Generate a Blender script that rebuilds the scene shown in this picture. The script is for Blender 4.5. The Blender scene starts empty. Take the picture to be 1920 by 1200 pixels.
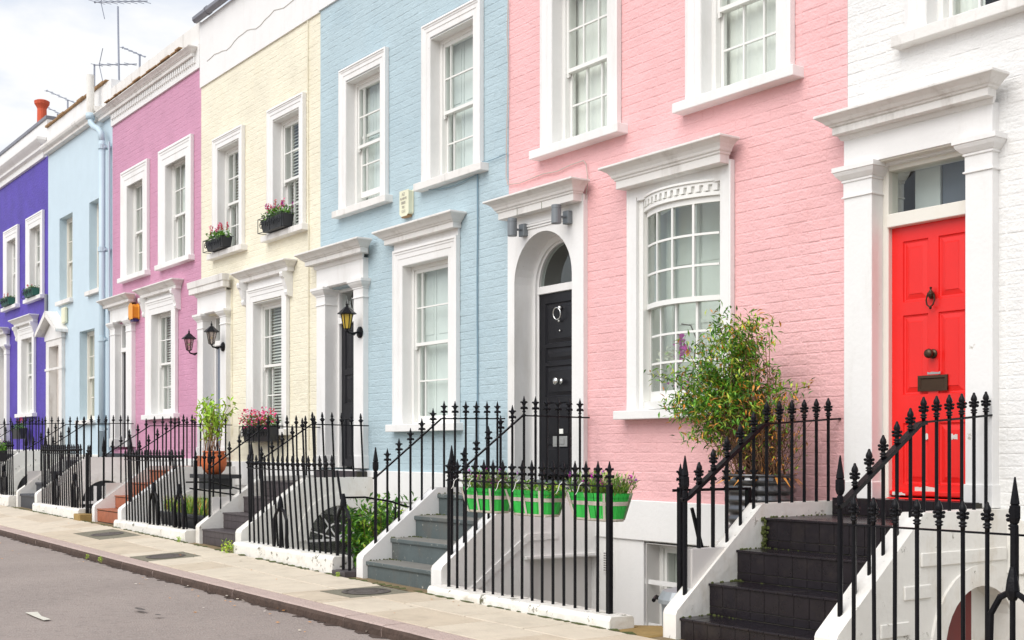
import bpy, math, random
from mathutils import Vector, Matrix
R = math.radians
random.seed(7)
scene = bpy.context.scene
COL = scene.collection

# ------------------------------------------------------------------ camera, sky, sun
# world units are metres, z = 0 is the eye level of the photographer, the fronts of the houses stand on y = 7.6
FPX = 2300.0
YAW = math.atan(FPX / 1650.0)
CA, SA = math.sin(YAW), math.cos(YAW)
cam = bpy.data.cameras.new("camera")
cam.sensor_width = 36.0
cam.lens = FPX / 1920 * 36
cam.shift_y = 243 / 1920
cam.clip_end = 2000
cam.clip_start = 0.05
camo = bpy.data.objects.new("camera", cam)
camo.location = (0, 0, 0)
camo.rotation_euler = (R(90), 0, YAW)
COL.objects.link(camo)
scene.camera = camo

SUN_EL, SUN_AZ = R(46), R(168)          # azimuth measured clockwise from +y
world = bpy.data.worlds.new("World")
scene.world = world
world.use_nodes = True
wn, wl = world.node_tree.nodes, world.node_tree.links
wn.clear()
out = wn.new('ShaderNodeOutputWorld')
bg = wn.new('ShaderNodeBackground')
bg.inputs['Strength'].default_value = 0.13
sky = wn.new('ShaderNodeTexSky')
sky.sky_type = 'NISHITA'
sky.sun_disc = False
sky.sun_elevation = SUN_EL
sky.sun_rotation = SUN_AZ
sky.air_density = 1.0
sky.dust_density = 2.0
tc = wn.new('ShaderNodeTexCoord')
mp = wn.new('ShaderNodeMapping')
mp.inputs['Scale'].default_value = (1.6, 1.6, 4.0)
mp.inputs['Location'].default_value = (0.35, 0.2, 0.1)
nz = wn.new('ShaderNodeTexNoise')
nz.inputs['Scale'].default_value = 2.6
nz.inputs['Detail'].default_value = 7
nz.inputs['Roughness'].default_value = 0.55
nz.inputs['Distortion'].default_value = 0.3
cr = wn.new('ShaderNodeValToRGB')
cr.color_ramp.elements[0].position = 0.40
cr.color_ramp.elements[0].color = (0.40, 0.40, 0.40, 1)
cr.color_ramp.elements[1].position = 0.60
cr.color_ramp.elements[1].color = (1, 1, 1, 1)
mx = wn.new('ShaderNodeMixRGB')
mx.inputs['Color2'].default_value = (4.9, 4.95, 5.05, 1)
wl.new(tc.outputs['Generated'], mp.inputs['Vector'])
wl.new(mp.outputs['Vector'], nz.inputs['Vector'])
wl.new(nz.outputs['Fac'], cr.inputs['Fac'])
wl.new(cr.outputs['Color'], mx.inputs['Fac'])
wl.new(sky.outputs['Color'], mx.inputs['Color1'])
wl.new(mx.outputs['Color'], bg.inputs['Color'])
wl.new(bg.outputs['Background'], out.inputs['Surface'])

sl = bpy.data.lights.new("sun", 'SUN')
sl.energy = 1.5
sl.angle = R(55)
sl.color = (1.0, 0.965, 0.92)
so = bpy.data.objects.new("sun", sl)
d = Vector((math.sin(SUN_AZ) * math.cos(SUN_EL), math.cos(SUN_AZ) * math.cos(SUN_EL), math.sin(SUN_EL)))
so.rotation_euler = d.to_track_quat('Z', 'Y').to_euler()
COL.objects.link(so)

scene.view_settings.view_transform = 'Standard'
scene.view_settings.look = 'None'
scene.view_settings.exposure = 0.65
scene.view_settings.gamma = 1.0
scene.view_settings.use_curve_mapping = False
scene.render.resolution_x, scene.render.resolution_y = 1024, 640
scene.render.engine = 'CYCLES'
scene.cycles.max_bounces = 8
scene.cycles.transparent_max_bounces = 16
scene.cycles.caustics_reflective = False
scene.cycles.caustics_refractive = False

# ------------------------------------------------------------------ materials
def mat(name, col, rough=0.6, var=0.06, vscale=3.0, bump=0.0, bscale=40.0, dirt=None, dcol=(0.16, 0.14, 0.11),
        dscale=2.5, streak=1.0, metal=0.0, spec=0.5, fleck=None, coord='Position', bdetail=4, coat=0.0, bump2=None, sheen=0, transl=0):
    m = bpy.data.materials.new(name)
    m.use_nodes = True
    n, l = m.node_tree.nodes, m.node_tree.links
    b = n['Principled BSDF']
    b.inputs['Roughness'].default_value = rough
    b.inputs['Metallic'].default_value = metal
    b.inputs['Specular IOR Level'].default_value = spec
    b.inputs['Coat Weight'].default_value = coat
    if transl:
        b.inputs['Transmission Weight'].default_value = 0
    geo = n.new('ShaderNodeNewGeometry')
    pos = geo.outputs['Position']
    nt = n.new('ShaderNodeTexNoise')
    nt.inputs['Scale'].default_value = vscale
    nt.inputs['Detail'].default_value = 6
    nt.inputs['Roughness'].default_value = 0.6
    l.new(pos, nt.inputs['Vector'])
    mr = n.new('ShaderNodeMapRange')
    mr.inputs['From Min'].default_value = 0.25
    mr.inputs['From Max'].default_value = 0.75
    mr.inputs['To Min'].default_value = 1 - var
    mr.inputs['To Max'].default_value = 1 + var
    l.new(nt.outputs['Fac'], mr.inputs['Value'])
    mul = n.new('ShaderNodeVectorMath')
    mul.operation = 'SCALE'
    mul.inputs[0].default_value = col
    l.new(mr.outputs['Result'], mul.inputs['Scale'])
    c = mul.outputs['Vector']
    if dirt:
        mpp = n.new('ShaderNodeMapping')
        mpp.inputs['Scale'].default_value = (1, 1, 1 / streak)
        l.new(pos, mpp.inputs['Vector'])
        n2 = n.new('ShaderNodeTexNoise')
        n2.inputs['Scale'].default_value = dscale
        n2.inputs['Detail'].default_value = 9
        n2.inputs['Roughness'].default_value = 0.68
        l.new(mpp.outputs['Vector'], n2.inputs['Vector'])
        m2 = n.new('ShaderNodeMapRange')
        m2.inputs['From Min'].default_value = 0.52
        m2.inputs['From Max'].default_value = 0.78
        m2.inputs['To Min'].default_value = 0
        m2.inputs['To Max'].default_value = dirt
        l.new(n2.outputs['Fac'], m2.inputs['Value'])
        mix = n.new('ShaderNodeMixRGB')
        mix.inputs['Color2'].default_value = (*dcol, 1)
        l.new(m2.outputs['Result'], mix.inputs['Fac'])
        l.new(c, mix.inputs['Color1'])
        c = mix.outputs['Color']
    if fleck:
        fs, fa, fb, fcol = fleck
        n3 = n.new('ShaderNodeTexNoise')
        n3.inputs['Scale'].default_value = fs
        n3.inputs['Detail'].default_value = 5
        n3.inputs['Roughness'].default_value = 0.7
        l.new(pos, n3.inputs['Vector'])
        m3 = n.new('ShaderNodeMapRange')
        m3.inputs['From Min'].default_value = fa
        m3.inputs['From Max'].default_value = fb
        l.new(n3.outputs['Fac'], m3.inputs['Value'])
        mix = n.new('ShaderNodeMixRGB')
        mix.inputs['Color2'].default_value = (*fcol, 1)
        l.new(m3.outputs['Result'], mix.inputs['Fac'])
        l.new(c, mix.inputs['Color1'])
        c = mix.outputs['Color']
    l.new(c, b.inputs['Base Color'])
    if bump:
        nb = n.new('ShaderNodeTexNoise')
        nb.inputs['Scale'].default_value = bscale
        nb.inputs['Detail'].default_value = bdetail
        l.new(pos, nb.inputs['Vector'])
        bp = n.new('ShaderNodeBump')
        bp.inputs['Strength'].default_value = bump
        bp.inputs['Distance'].default_value = 0.01
        l.new(nb.outputs['Fac'], bp.inputs['Height'])
        last = bp
        if bump2:
            nb2 = n.new('ShaderNodeTexNoise')
            nb2.inputs['Scale'].default_value = bump2[1]
            mp2 = n.new('ShaderNodeMapping')
            mp2.inputs['Scale'].default_value = (1, 1, 2.6)
            l.new(pos, mp2.inputs['Vector'])
            l.new(mp2.outputs['Vector'], nb2.inputs['Vector'])
            bp2 = n.new('ShaderNodeBump')
            bp2.inputs['Strength'].default_value = bump2[0]
            bp2.inputs['Distance'].default_value = 0.02
            l.new(nb2.outputs['Fac'], bp2.inputs['Height'])
            l.new(bp.outputs['Normal'], bp2.inputs['Normal'])
            last = bp2
        l.new(last.outputs['Normal'], b.inputs['Normal'])
    return m

def glass_mat(name, tint=(0.93, 0.965, 0.95), refl=1.0):
    m = bpy.data.materials.new(name)
    m.use_nodes = True
    n, l = m.node_tree.nodes, m.node_tree.links
    n.clear()
    o = n.new('ShaderNodeOutputMaterial')
    t = n.new('ShaderNodeBsdfTransparent')
    t.inputs['Color'].default_value = (*tint, 1)
    g = n.new('ShaderNodeBsdfGlossy')
    g.inputs['Roughness'].default_value = 0.015
    f = n.new('ShaderNodeFresnel')
    geo = n.new('ShaderNodeNewGeometry')
    ior = n.new('ShaderNodeMapRange')      # a single sheet of glass: same reflectance from both sides
    ior.inputs['To Min'].default_value = 1.62
    ior.inputs['To Max'].default_value = 1 / 1.62
    l.new(geo.outputs['Backfacing'], ior.inputs['Value'])
    l.new(ior.outputs['Result'], f.inputs['IOR'])
    nb = n.new('ShaderNodeTexNoise')
    nb.inputs['Scale'].default_value = 3.5
    l.new(geo.outputs['Position'], nb.inputs['Vector'])
    bp = n.new('ShaderNodeBump')
    bp.inputs['Strength'].default_value = 0.05
    bp.inputs['Distance'].default_value = 0.02
    l.new(nb.outputs['Fac'], bp.inputs['Height'])
    l.new(bp.outputs['Normal'], g.inputs['Normal'])
    x = n.new('ShaderNodeMixShader')
    l.new(f.outputs['Fac'], x.inputs['Fac'])
    l.new(t.outputs['BSDF'], x.inputs[1])
    l.new(g.outputs['BSDF'], x.inputs[2])
    l.new(x.outputs['Shader'], o.inputs['Surface'])
    return m

def leaf_mat(name, col, var=0.25):
    m = mat(name, col, rough=0.5, var=var, vscale=14)
    b = m.node_tree.nodes['Principled BSDF']
    b.inputs['Subsurface Weight'].default_value = 0.0
    return m

BP = dict(rough=0.6, var=0.075, vscale=2.2, bump=0.6, bscale=50, bdetail=6, bump2=(0.35, 10.0))
M = {}
M['pink'] = mat('pink_painted_brick', (0.82, 0.47, 0.475), dirt=0.4, dcol=(0.72, 0.37, 0.36), dscale=1.6, **BP)
M['white_brick'] = mat('white_painted_brick', (0.80, 0.80, 0.785), dirt=0.3, dcol=(0.55, 0.53, 0.47), dscale=2.2, **BP)
M['blue'] = mat('blue_painted_brick', (0.43, 0.55, 0.60), dirt=0.25, dcol=(0.30, 0.46, 0.56), dscale=1.3, **BP)
M['yellow'] = mat('yellow_painted_brick', (0.81, 0.765, 0.61), dirt=0.25, dcol=(0.74, 0.64, 0.42), dscale=2.0, **BP)
M['mauve'] = mat('mauve_painted_brick', (0.58, 0.28, 0.41), dirt=0.25, dcol=(0.62, 0.30, 0.46), dscale=2.0, **BP)
M['pale_blue'] = mat('pale_blue_render', (0.55, 0.675, 0.75), rough=0.65, var=0.03, bump=0.25, bscale=25, dirt=0.2, dcol=(0.40, 0.55, 0.66), dscale=1.5, streak=4)
M['purple'] = mat('purple_painted_render', (0.08, 0.046, 0.37), rough=0.6, var=0.2, vscale=1.6, bump=0.5, bscale=45, bump2=(0.5, 8), dirt=0.6, dcol=(0.045, 0.02, 0.24), dscale=1.4)
M['white'] = mat('white_stucco', (0.82, 0.815, 0.80), rough=0.5, var=0.03, bump=0.2, bscale=30, dirt=0.34, dcol=(0.50, 0.47, 0.40), dscale=3.0, streak=4, fleck=(5, 0.70, 0.76, (0.40, 0.36, 0.28)))
M['cream'] = mat('cream_gloss_paint', (0.78, 0.755, 0.68), rough=0.4, var=0.03, bump=0.06, bscale=30, dirt=0.2, dcol=(0.5, 0.44, 0.32), dscale=6)
M['weathered'] = mat('weathered_white_moulding', (0.78, 0.765, 0.735), rough=0.65, var=0.05, bump=0.3, bscale=35, dirt=0.62, dcol=(0.30, 0.26, 0.215), dscale=4.5, streak=4)
M['dirty_white'] = mat('dirty_white_render', (0.79, 0.775, 0.73), rough=0.7, var=0.05, bump=0.45, bscale=18, dirt=0.62, dcol=(0.46, 0.38, 0.26), dscale=3.2, streak=2, fleck=(9, 0.645, 0.73, (0.12, 0.10, 0.06)))
M['plinth'] = mat('chipped_white_plinth', (0.78, 0.76, 0.71), rough=0.75, var=0.07, bump=0.9, bscale=14, dirt=1.0, dcol=(0.42, 0.37, 0.27), dscale=3.0, fleck=(8, 0.60, 0.67, (0.10, 0.095, 0.05)))
M['sash'] = mat('white_gloss_sash', (0.82, 0.82, 0.79), rough=0.32, var=0.015)
M['iron'] = mat('black_gloss_iron', (0.007, 0.007, 0.009), rough=0.32, var=0.3, vscale=30, bump=0.3, bscale=90, spec=0.16, fleck=(60, 0.72, 0.80, (0.09, 0.05, 0.035)))
M['asphalt'] = mat('worn_asphalt', (0.31, 0.262, 0.235), rough=0.9, var=0.14, vscale=0.9, bump=1.0, bscale=60, dirt=0.55, dcol=(0.085, 0.072, 0.066), dscale=17, fleck=(20, 0.54, 0.66, (0.34, 0.295, 0.265)), bdetail=6)
M['slab'] = mat('york_paving_slab', (0.57, 0.485, 0.37), rough=0.85, var=0.10, vscale=3, bump=0.35, bscale=60, dirt=0.4, dcol=(0.26, 0.21, 0.15), dscale=3.5)
M['slab2'] = mat('pale_paving_slab', (0.63, 0.555, 0.44), rough=0.85, var=0.09, vscale=3, bump=0.35, bscale=60, dirt=0.35, dcol=(0.28, 0.23, 0.17), dscale=3.5)
M['joint'] = mat('sandy_joint_mortar', (0.22, 0.16, 0.085), rough=0.95, var=0.2, vscale=8, bump=0.5, bscale=60, dirt=0.6, dcol=(0.10, 0.10, 0.04), dscale=5)
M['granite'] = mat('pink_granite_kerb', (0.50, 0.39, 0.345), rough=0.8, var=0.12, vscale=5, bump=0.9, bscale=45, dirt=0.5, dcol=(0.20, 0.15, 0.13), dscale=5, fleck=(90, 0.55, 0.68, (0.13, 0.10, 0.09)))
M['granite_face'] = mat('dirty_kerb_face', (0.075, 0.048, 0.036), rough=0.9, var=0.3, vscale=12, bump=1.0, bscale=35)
M['black_tile'] = mat('black_quarry_tile', (0.013, 0.010, 0.013), rough=0.27, spec=0.32, var=0.25, vscale=9, bump=0.12, bscale=25, dirt=0.35, dcol=(0.075, 0.06, 0.045), dscale=5)
M['tile_joint'] = mat('dark_tile_grout', (0.05, 0.045, 0.035), rough=0.9, var=0.3, vscale=7, dirt=0.7, dcol=(0.06, 0.08, 0.02), dscale=3)
M['dark_tile'] = mat('dark_brown_tile', (0.062, 0.050, 0.054), rough=0.5, var=0.2, vscale=9, bump=0.2, bscale=25)
M['red_tile'] = mat('red_quarry_tile', (0.36, 0.115, 0.055), rough=0.55, var=0.22, vscale=9, bump=0.3, bscale=30, dirt=0.45, dcol=(0.10, 0.05, 0.03), dscale=5)
M['slate_step'] = mat('slate_grey_step_paint', (0.040, 0.043, 0.052), rough=0.5, var=0.15, bump=0.3, bscale=20)
M['grey_step'] = mat('blue_grey_worn_step_paint', (0.085, 0.108, 0.110), rough=0.6, var=0.2, vscale=4, bump=0.4, bscale=22, dirt=0.8, dcol=(0.13, 0.105, 0.08), dscale=3.5, streak=3, fleck=(22, 0.63, 0.69, (0.50, 0.48, 0.43)))
M['tread'] = mat('worn_stone_tread', (0.20, 0.195, 0.175), rough=0.8, var=0.2, vscale=5, bump=0.5, bscale=25, dirt=0.5, dcol=(0.12, 0.13, 0.13), dscale=5)
M['red_door'] = mat('bright_red_door_paint', (0.78, 0.016, 0.013), rough=0.34, var=0.06, vscale=2.5, bump=0.08, bscale=20, dirt=0.5, dcol=(0.80, 0.055, 0.05), dscale=1.6, streak=3)
M['black_door'] = mat('black_door_paint', (0.010, 0.010, 0.013), rough=0.35, spec=0.3, var=0.2, bump=0.1, bscale=30)
M['grey_door'] = mat('blue_grey_door_paint', (0.16, 0.19, 0.24), rough=0.45, var=0.1)
M['pale_door'] = mat('pale_door_paint', (0.62, 0.57, 0.52), rough=0.5, var=0.05)
M['chrome'] = mat('polished_chrome', (0.72, 0.72, 0.70), rough=0.14, var=0.05, metal=1.0)
M['bronze'] = mat('dark_bronze', (0.075, 0.045, 0.028), rough=0.38, var=0.2, metal=0.7)
M['brass'] = mat('dull_brass', (0.45, 0.30, 0.10), rough=0.35, metal=1.0)
M['silver'] = mat('satin_letterplate', (0.42, 0.43, 0.42), rough=0.4, metal=0.6)
M['peel'] = mat('bare_wood_patch', (0.62, 0.60, 0.56), rough=0.8, var=0.15, vscale=20)
M['glass'] = glass_mat('window_glass')
M['amber'] = mat('amber_lantern_glass', (0.60, 0.42, 0.06), rough=0.25, var=0.1)
M['clear'] = glass_mat('lantern_glass', (0.8, 0.74, 0.7))
M['curtain'] = mat('pale_curtain', (0.84, 0.85, 0.80), rough=0.9, var=0.05, vscale=2)
M['blind'] = mat('white_blind', (0.72, 0.73, 0.69), rough=0.6, var=0.03)
M['shutter'] = mat('pale_shutter', (0.72, 0.77, 0.75), rough=0.6, var=0.06)
M['room'] = mat('room_plaster', (0.42, 0.40, 0.36), rough=0.9, var=0.05)
M['dark_room'] = mat('dim_room_lining', (0.16, 0.155, 0.14), rough=0.9, var=0.05)
M['roof'] = mat('roof_felt', (0.16, 0.16, 0.17), rough=0.9, var=0.1)
M['lead'] = mat('lead_grey_gutter', (0.20, 0.205, 0.235), rough=0.5, var=0.15)
M['coping'] = mat('brown_stone_coping', (0.30, 0.18, 0.085), rough=0.9, var=0.3, vscale=5, bump=0.6, bscale=30)
M['terracotta'] = mat('orange_terracotta', (0.62, 0.15, 0.045), rough=0.6, var=0.14, vscale=5, bump=0.2, bscale=30)
M['chimney_red'] = mat('red_chimney_pot_clay', (0.62, 0.10, 0.04), rough=0.7, var=0.15, vscale=5)
M['green_basket'] = mat('bright_green_wood_strip', (0.045, 0.60, 0.085), rough=0.55, var=0.12, vscale=9)
M['ribbon'] = mat('pale_wood_band', (0.66, 0.60, 0.52), rough=0.7, var=0.08)
M['steel'] = mat('ribbed_galvanised_steel', (0.16, 0.16, 0.165), rough=0.28, var=0.2, metal=0.9)
M['bin'] = mat('grey_metal_bin', (0.35, 0.38, 0.40), rough=0.45, var=0.1, metal=0.4)
M['planter'] = mat('black_plastic_planter', (0.018, 0.020, 0.024), rough=0.4, var=0.2)
M['green_planter'] = mat('green_window_trough', (0.01, 0.10, 0.075), rough=0.5, var=0.2)
M['soil'] = mat('dark_soil', (0.05, 0.035, 0.025), rough=1.0, var=0.3, vscale=20, bump=0.8, bscale=40)
M['spot_grey'] = mat('grey_metal_spotlight', (0.19, 0.21, 0.225), rough=0.4, var=0.06, metal=0.2)
M['alarm_cream'] = mat('cream_alarm_casing', (0.74, 0.735, 0.55), rough=0.5, var=0.06)
M['alarm_text'] = mat('faded_alarm_lettering', (0.44, 0.42, 0.37), rough=0.7)
M['orange'] = mat('orange_alarm_casing', (0.80, 0.33, 0.02), rough=0.4, var=0.04)
M['alarm_blue'] = mat('dark_blue_alarm_base', (0.03, 0.03, 0.16), rough=0.4)
M['cable'] = mat('pale_cable', (0.52, 0.45, 0.40), rough=0.6)
M['cable_blue'] = mat('blue_painted_cable', (0.20, 0.31, 0.38), rough=0.6)
M['pipe_blue'] = mat('pale_blue_pipe', (0.50, 0.63, 0.71), rough=0.45, var=0.04)
M['aerial'] = mat('aerial_alloy', (0.30, 0.32, 0.38), rough=0.4, metal=0.5)
M['aerial_red'] = mat('aerial_clamp', (0.16, 0.05, 0.04), rough=0.6)
M['bark'] = mat('brown_twig', (0.20, 0.105, 0.05), rough=0.9, var=0.25, vscale=20)
M['bark_dark'] = mat('dark_cane', (0.085, 0.045, 0.028), rough=0.9, var=0.25, vscale=20)
M['leaf_a'] = leaf_mat('leaf_mid_green', (0.135, 0.34, 0.025))
M['leaf_b'] = leaf_mat('leaf_yellow_green', (0.44, 0.54, 0.06))
M['leaf_c'] = leaf_mat('leaf_dark_green', (0.05, 0.16, 0.02))
M['leaf_d'] = leaf_mat('leaf_orange_brown', (0.66, 0.28, 0.05))
M['leaf_e'] = leaf_mat('leaf_lime', (0.42, 0.66, 0.06))
M['leaf_grey'] = leaf_mat('leaf_grey_green', (0.25, 0.38, 0.12))
M['fl_pink'] = leaf_mat('petal_pink', (0.80, 0.06, 0.26))
M['fl_red'] = leaf_mat('petal_red', (0.74, 0.02, 0.08))
M['fl_purple'] = leaf_mat('petal_purple', (0.42, 0.10, 0.50))
M['fl_magenta'] = leaf_mat('petal_magenta', (0.72, 0.02, 0.55))
M['fl_white'] = leaf_mat('petal_white', (0.80, 0.78, 0.66), 0.05)
M['moss'] = mat('moss_and_dirt', (0.07, 0.085, 0.02), rough=1.0, var=0.4, vscale=20, bump=1.0, bscale=50)
M['paint_line'] = mat('worn_road_paint', (0.62, 0.60, 0.52), rough=0.8, var=0.15, vscale=20)
M['cover'] = mat('cast_iron_cover', (0.105, 0.088, 0.078), rough=0.6, var=0.25, vscale=40, bump=0.9, bscale=70)
M['cover_frame'] = mat('dark_concrete_surround', (0.20, 0.185, 0.135), rough=0.9, var=0.22, vscale=30, bump=0.8, bscale=70)
M['red_brown'] = mat('dark_red_painted_door', (0.15, 0.012, 0.010), rough=0.5, var=0.1)
M['sand_floor'] = mat('ochre_stone_threshold', (0.30, 0.20, 0.07), rough=0.9, var=0.2, vscale=9, bump=0.5, bscale=40)
M['brick_red'] = mat('terracotta_pilaster_base', (0.40, 0.16, 0.09), rough=0.8, var=0.2)
M['shade_wall'] = mat('shaded_white_render', (0.66, 0.64, 0.62), rough=0.7, var=0.02)  # shade of white walls put into an even pale grey
M['bulb'] = mat('frosted_bulb', (0.8, 0.75, 0.6), rough=0.4)

# ------------------------------------------------------------------ mesh building
class MB:
    def __init__(s):
        s.v, s.f, s.m = [], [], []
    def add(s, vs, fs, mi=0):
        b = len(s.v)
        s.v += [tuple(p) for p in vs]
        s.f += [tuple(b + i for i in f) for f in fs]
        s.m += [mi] * len(fs)
        return s
    def box(s, x0, x1, y0, y1, z0, z1, mi=0):
        return s.add([(x0, y0, z0), (x1, y0, z0), (x1, y1, z0), (x0, y1, z0), (x0, y0, z1), (x1, y0, z1), (x1, y1, z1), (x0, y1, z1)],
                     [(0, 3, 2, 1), (4, 5, 6, 7), (0, 1, 5, 4), (1, 2, 6, 5), (2, 3, 7, 6), (3, 0, 4, 7)], mi)
    def prism(s, poly, a, b, axis, mi=0):
        n = len(poly)
        def pt(p, t):
            return {'x': (t, p[0], p[1]), 'y': (p[0], t, p[1]), 'z': (p[0], p[1], t)}[axis]
        vs = [pt(p, a) for p in poly] + [pt(p, b) for p in poly]
        fs = [tuple(range(n)), tuple(range(2 * n - 1, n - 1, -1))]
        fs += [(i, (i + 1) % n, n + (i + 1) % n, n + i) for i in range(n)]
        return s.add(vs, fs, mi)
    def tube(s, pts, r, n=6, mi=0, cap=True, flat=1.0):
        pts = [Vector(p) for p in pts]
        rr = r if isinstance(r, (list, tuple)) else [r] * len(pts)
        vs, fs = [], []
        up = None
        for i, p in enumerate(pts):
            t = (pts[min(i + 1, len(pts) - 1)] - pts[max(i - 1, 0)]).normalized()
            if up is None:
                up = Vector((0, 0, 1)) if abs(t.z) < 0.9 else Vector((1, 0, 0))
            a = t.cross(up)
            if a.length < 1e-4:
                a = t.cross(Vector((0, 1, 0)))
            a.normalize()
            b = t.cross(a).normalized()
            up = -b if b.dot(up) < 0 else b
            for k in range(n):
                an = 2 * math.pi * (k + 0.5) / n
                vs.append(p + a * math.cos(an) * rr[i] + b * math.sin(an) * rr[i] * flat)
        for i in range(len(pts) - 1):
            for k in range(n):
                k2 = (k + 1) % n
                fs.append((i * n + k, i * n + k2, (i + 1) * n + k2, (i + 1) * n + k))
        if cap:
            fs.append(tuple(range(n - 1, -1, -1)))
            fs.append(tuple((len(pts) - 1) * n + k for k in range(n)))
        return s.add(vs, fs, mi)
    def lathe(s, prof, c, n=10, mi=0, axis='z', ang=0.0):
        vs, fs = [], []
        for r, h in prof:
            for k in range(n):
                a = 2 * math.pi * k / n + ang
                q = (r * math.cos(a), r * math.sin(a), h)
                if axis == 'y':
                    q = (q[0], h, q[1])
                elif axis == 'x':
                    q = (h, q[0], q[1])
                vs.append((c[0] + q[0], c[1] + q[1], c[2] + q[2]))
        for i in range(len(prof) - 1):
            for k in range(n):
                k2 = (k + 1) % n
                fs.append((i * n + k, i * n + k2, (i + 1) * n + k2, (i + 1) * n + k))
        fs.append(tuple(range(n - 1, -1, -1)))
        fs.append(tuple((len(prof) - 1) * n + k for k in range(n)))
        return s.add(vs, fs, mi)
    def ball(s, c, r, n=6, mi=0):
        m = max(3, n // 2 + 1)
        return s.lathe([(max(0.001, math.sin(math.pi * i / m)) * r, -math.cos(math.pi * i / m) * r) for i in range(m + 1)], c, n, mi)
    def moulding(s, prof, x0, x1, yw, mi=0, left=True, right=True):
        # prof: (projection, z) points bottom to top; ends mitred back to the wall
        rows = []
        for p, z in prof:
            a = x0 - (p if left else 0)
            b = x1 + (p if right else 0)
            rows.append([(a, yw, z), (a, yw - p, z), (b, yw - p, z), (b, yw, z)])
        vs = [q for r_ in rows for q in r_]
        fs = []
        for i in range(len(rows) - 1):
            for k in range(3):
                fs.append((4 * i + k, 4 * i + k + 1, 4 * i + 5 + k, 4 * i + 4 + k))
        fs.append((3, 2, 1, 0))
        e = 4 * (len(rows) - 1)
        fs.append((e, e + 1, e + 2, e + 3))
        return s.add(vs, fs, mi)
    def architrave(s, x0, x1, z0, z1, prof, yw, mi=0):
        # prof: (distance inward from the outer edge, projection)
        vs, fs = [], []
        for d_, p in prof:
            y = yw - p
            vs += [(x0 + d_, y, z0), (x0 + d_, y, z1 - d_), (x1 - d_, y, z1 - d_), (x1 - d_, y, z0)]
        for i in range(len(prof) - 1):
            for k in range(3):
                fs.append((4 * i + k, 4 * i + k + 1, 4 * i + 5 + k, 4 * i + 4 + k))
        return s.add(vs, fs, mi)

WO = {}
def worg(o):
    return WO.get(o.name, Vector((0, 0, 0)))
def link(o, parent, loc=None, rot=None):
    COL.objects.link(o)
    w = Vector(loc) if loc is not None else (worg(parent) if parent else Vector((0, 0, 0)))
    if parent:
        o.parent = parent
        o.location = w - worg(parent)
    else:
        o.location = w
    if rot:
        o.rotation_euler = rot
    WO[o.name] = w
    return o
def mesh_of(name, mb, mats, off=Vector((0, 0, 0)), smooth=False):
    me = bpy.data.meshes.new(name)
    ox, oy, oz = off
    me.from_pydata([(x - ox, y - oy, z - oz) for x, y, z in mb.v], [], mb.f)
    if not isinstance(mats, (list, tuple)):
        mats = [mats]
    for m in mats:
        me.materials.append(M[m] if isinstance(m, str) else m)
    if len(mats) > 1:
        me.polygons.foreach_set('material_index', mb.m)
    if smooth:
        me.polygons.foreach_set('use_smooth', [True] * len(me.polygons))
    me.update()
    return me
def part(name, mb, mats, parent, bevel=0.0, smooth=False, label=None, stuff=False, seg=1, loc=None):
    w = Vector(loc) if loc is not None else (worg(parent) if parent else Vector((0, 0, 0)))
    me = mesh_of(name, mb, mats, w, smooth)
    o = bpy.data.objects.new(name, me)
    link(o, parent, w)
    if bevel:
        b = o.modifiers.new('bevel', 'BEVEL')
        b.width = bevel
        b.segments = seg
        b.limit_method = 'ANGLE'
        b.angle_limit = R(35)
    if label:
        o['label'] = label
    if stuff:
        o['kind'] = 'stuff'
    return o
def inst(name, me, parent, loc, rot=None):
    return link(bpy.data.objects.new(name, me), parent, loc, rot)
def thing(name, label, cat, loc, group=None):
    o = bpy.data.objects.new(name, None)
    o.empty_display_size = 0.3
    link(o, None, loc)
    o['label'] = label
    o['category'] = cat
    if group:
        o['group'] = group
    return o
def tag(o, label, cat, group=None):
    o['label'] = label
    o['category'] = cat
    if group:
        o['group'] = group
    return o
def struct(name, mb, mats, **k):
    o = part(name, mb, mats, None, **k)
    o['kind'] = 'structure'
    return o
def jit(a):
    return random.uniform(-a, a)

# measured helpers: where a sight line of the survey photograph meets a real plane
def xw(u, Y):
    t = (u - 960) / FPX
    return Y * (t * SA - CA) / (SA + t * CA)
def yw_(u, X):
    t = (u - 960) / FPX
    return -X * (SA + t * CA) / (CA - t * SA)
def zz(v, x, y):
    return -(v - 843) / FPX * (-x * CA + y * SA)
def at(u, v, Y):
    x = xw(u, Y)
    return Vector((x, Y, zz(v, x, Y)))
def lerp(tab, x):
    if x <= tab[0][0]:
        (a, za), (b, zb) = tab[0], tab[1]
    elif x >= tab[-1][0]:
        (a, za), (b, zb) = tab[-2], tab[-1]
    else:
        for i in range(len(tab) - 1):
            if tab[i][0] <= x <= tab[i + 1][0]:
                (a, za), (b, zb) = tab[i], tab[i + 1]
                break
    return za + (zb - za) * (x - a) / (b - a)
GT = [(-34, -0.93), (-24, -1.05), (-18, -1.115), (-10.6, -1.25), (-6.7, -1.283), (-2, -1.34)]
RT = [(-34, -1.13), (-18.6, -1.273), (-12.4, -1.34), (-7.5, -1.367), (0, -1.43)]
def gz(x):
    return lerp(GT, x)
def rz(x):
    return lerp(RT, x)

YW = 7.6
YK, YKI, YF = 4.43, 4.64, 5.66
XB = [-1.68, -6.17, -10.66, -15.07, -19.37, -23.95, -28.50, -33.2]
ZF = -2.45

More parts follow.
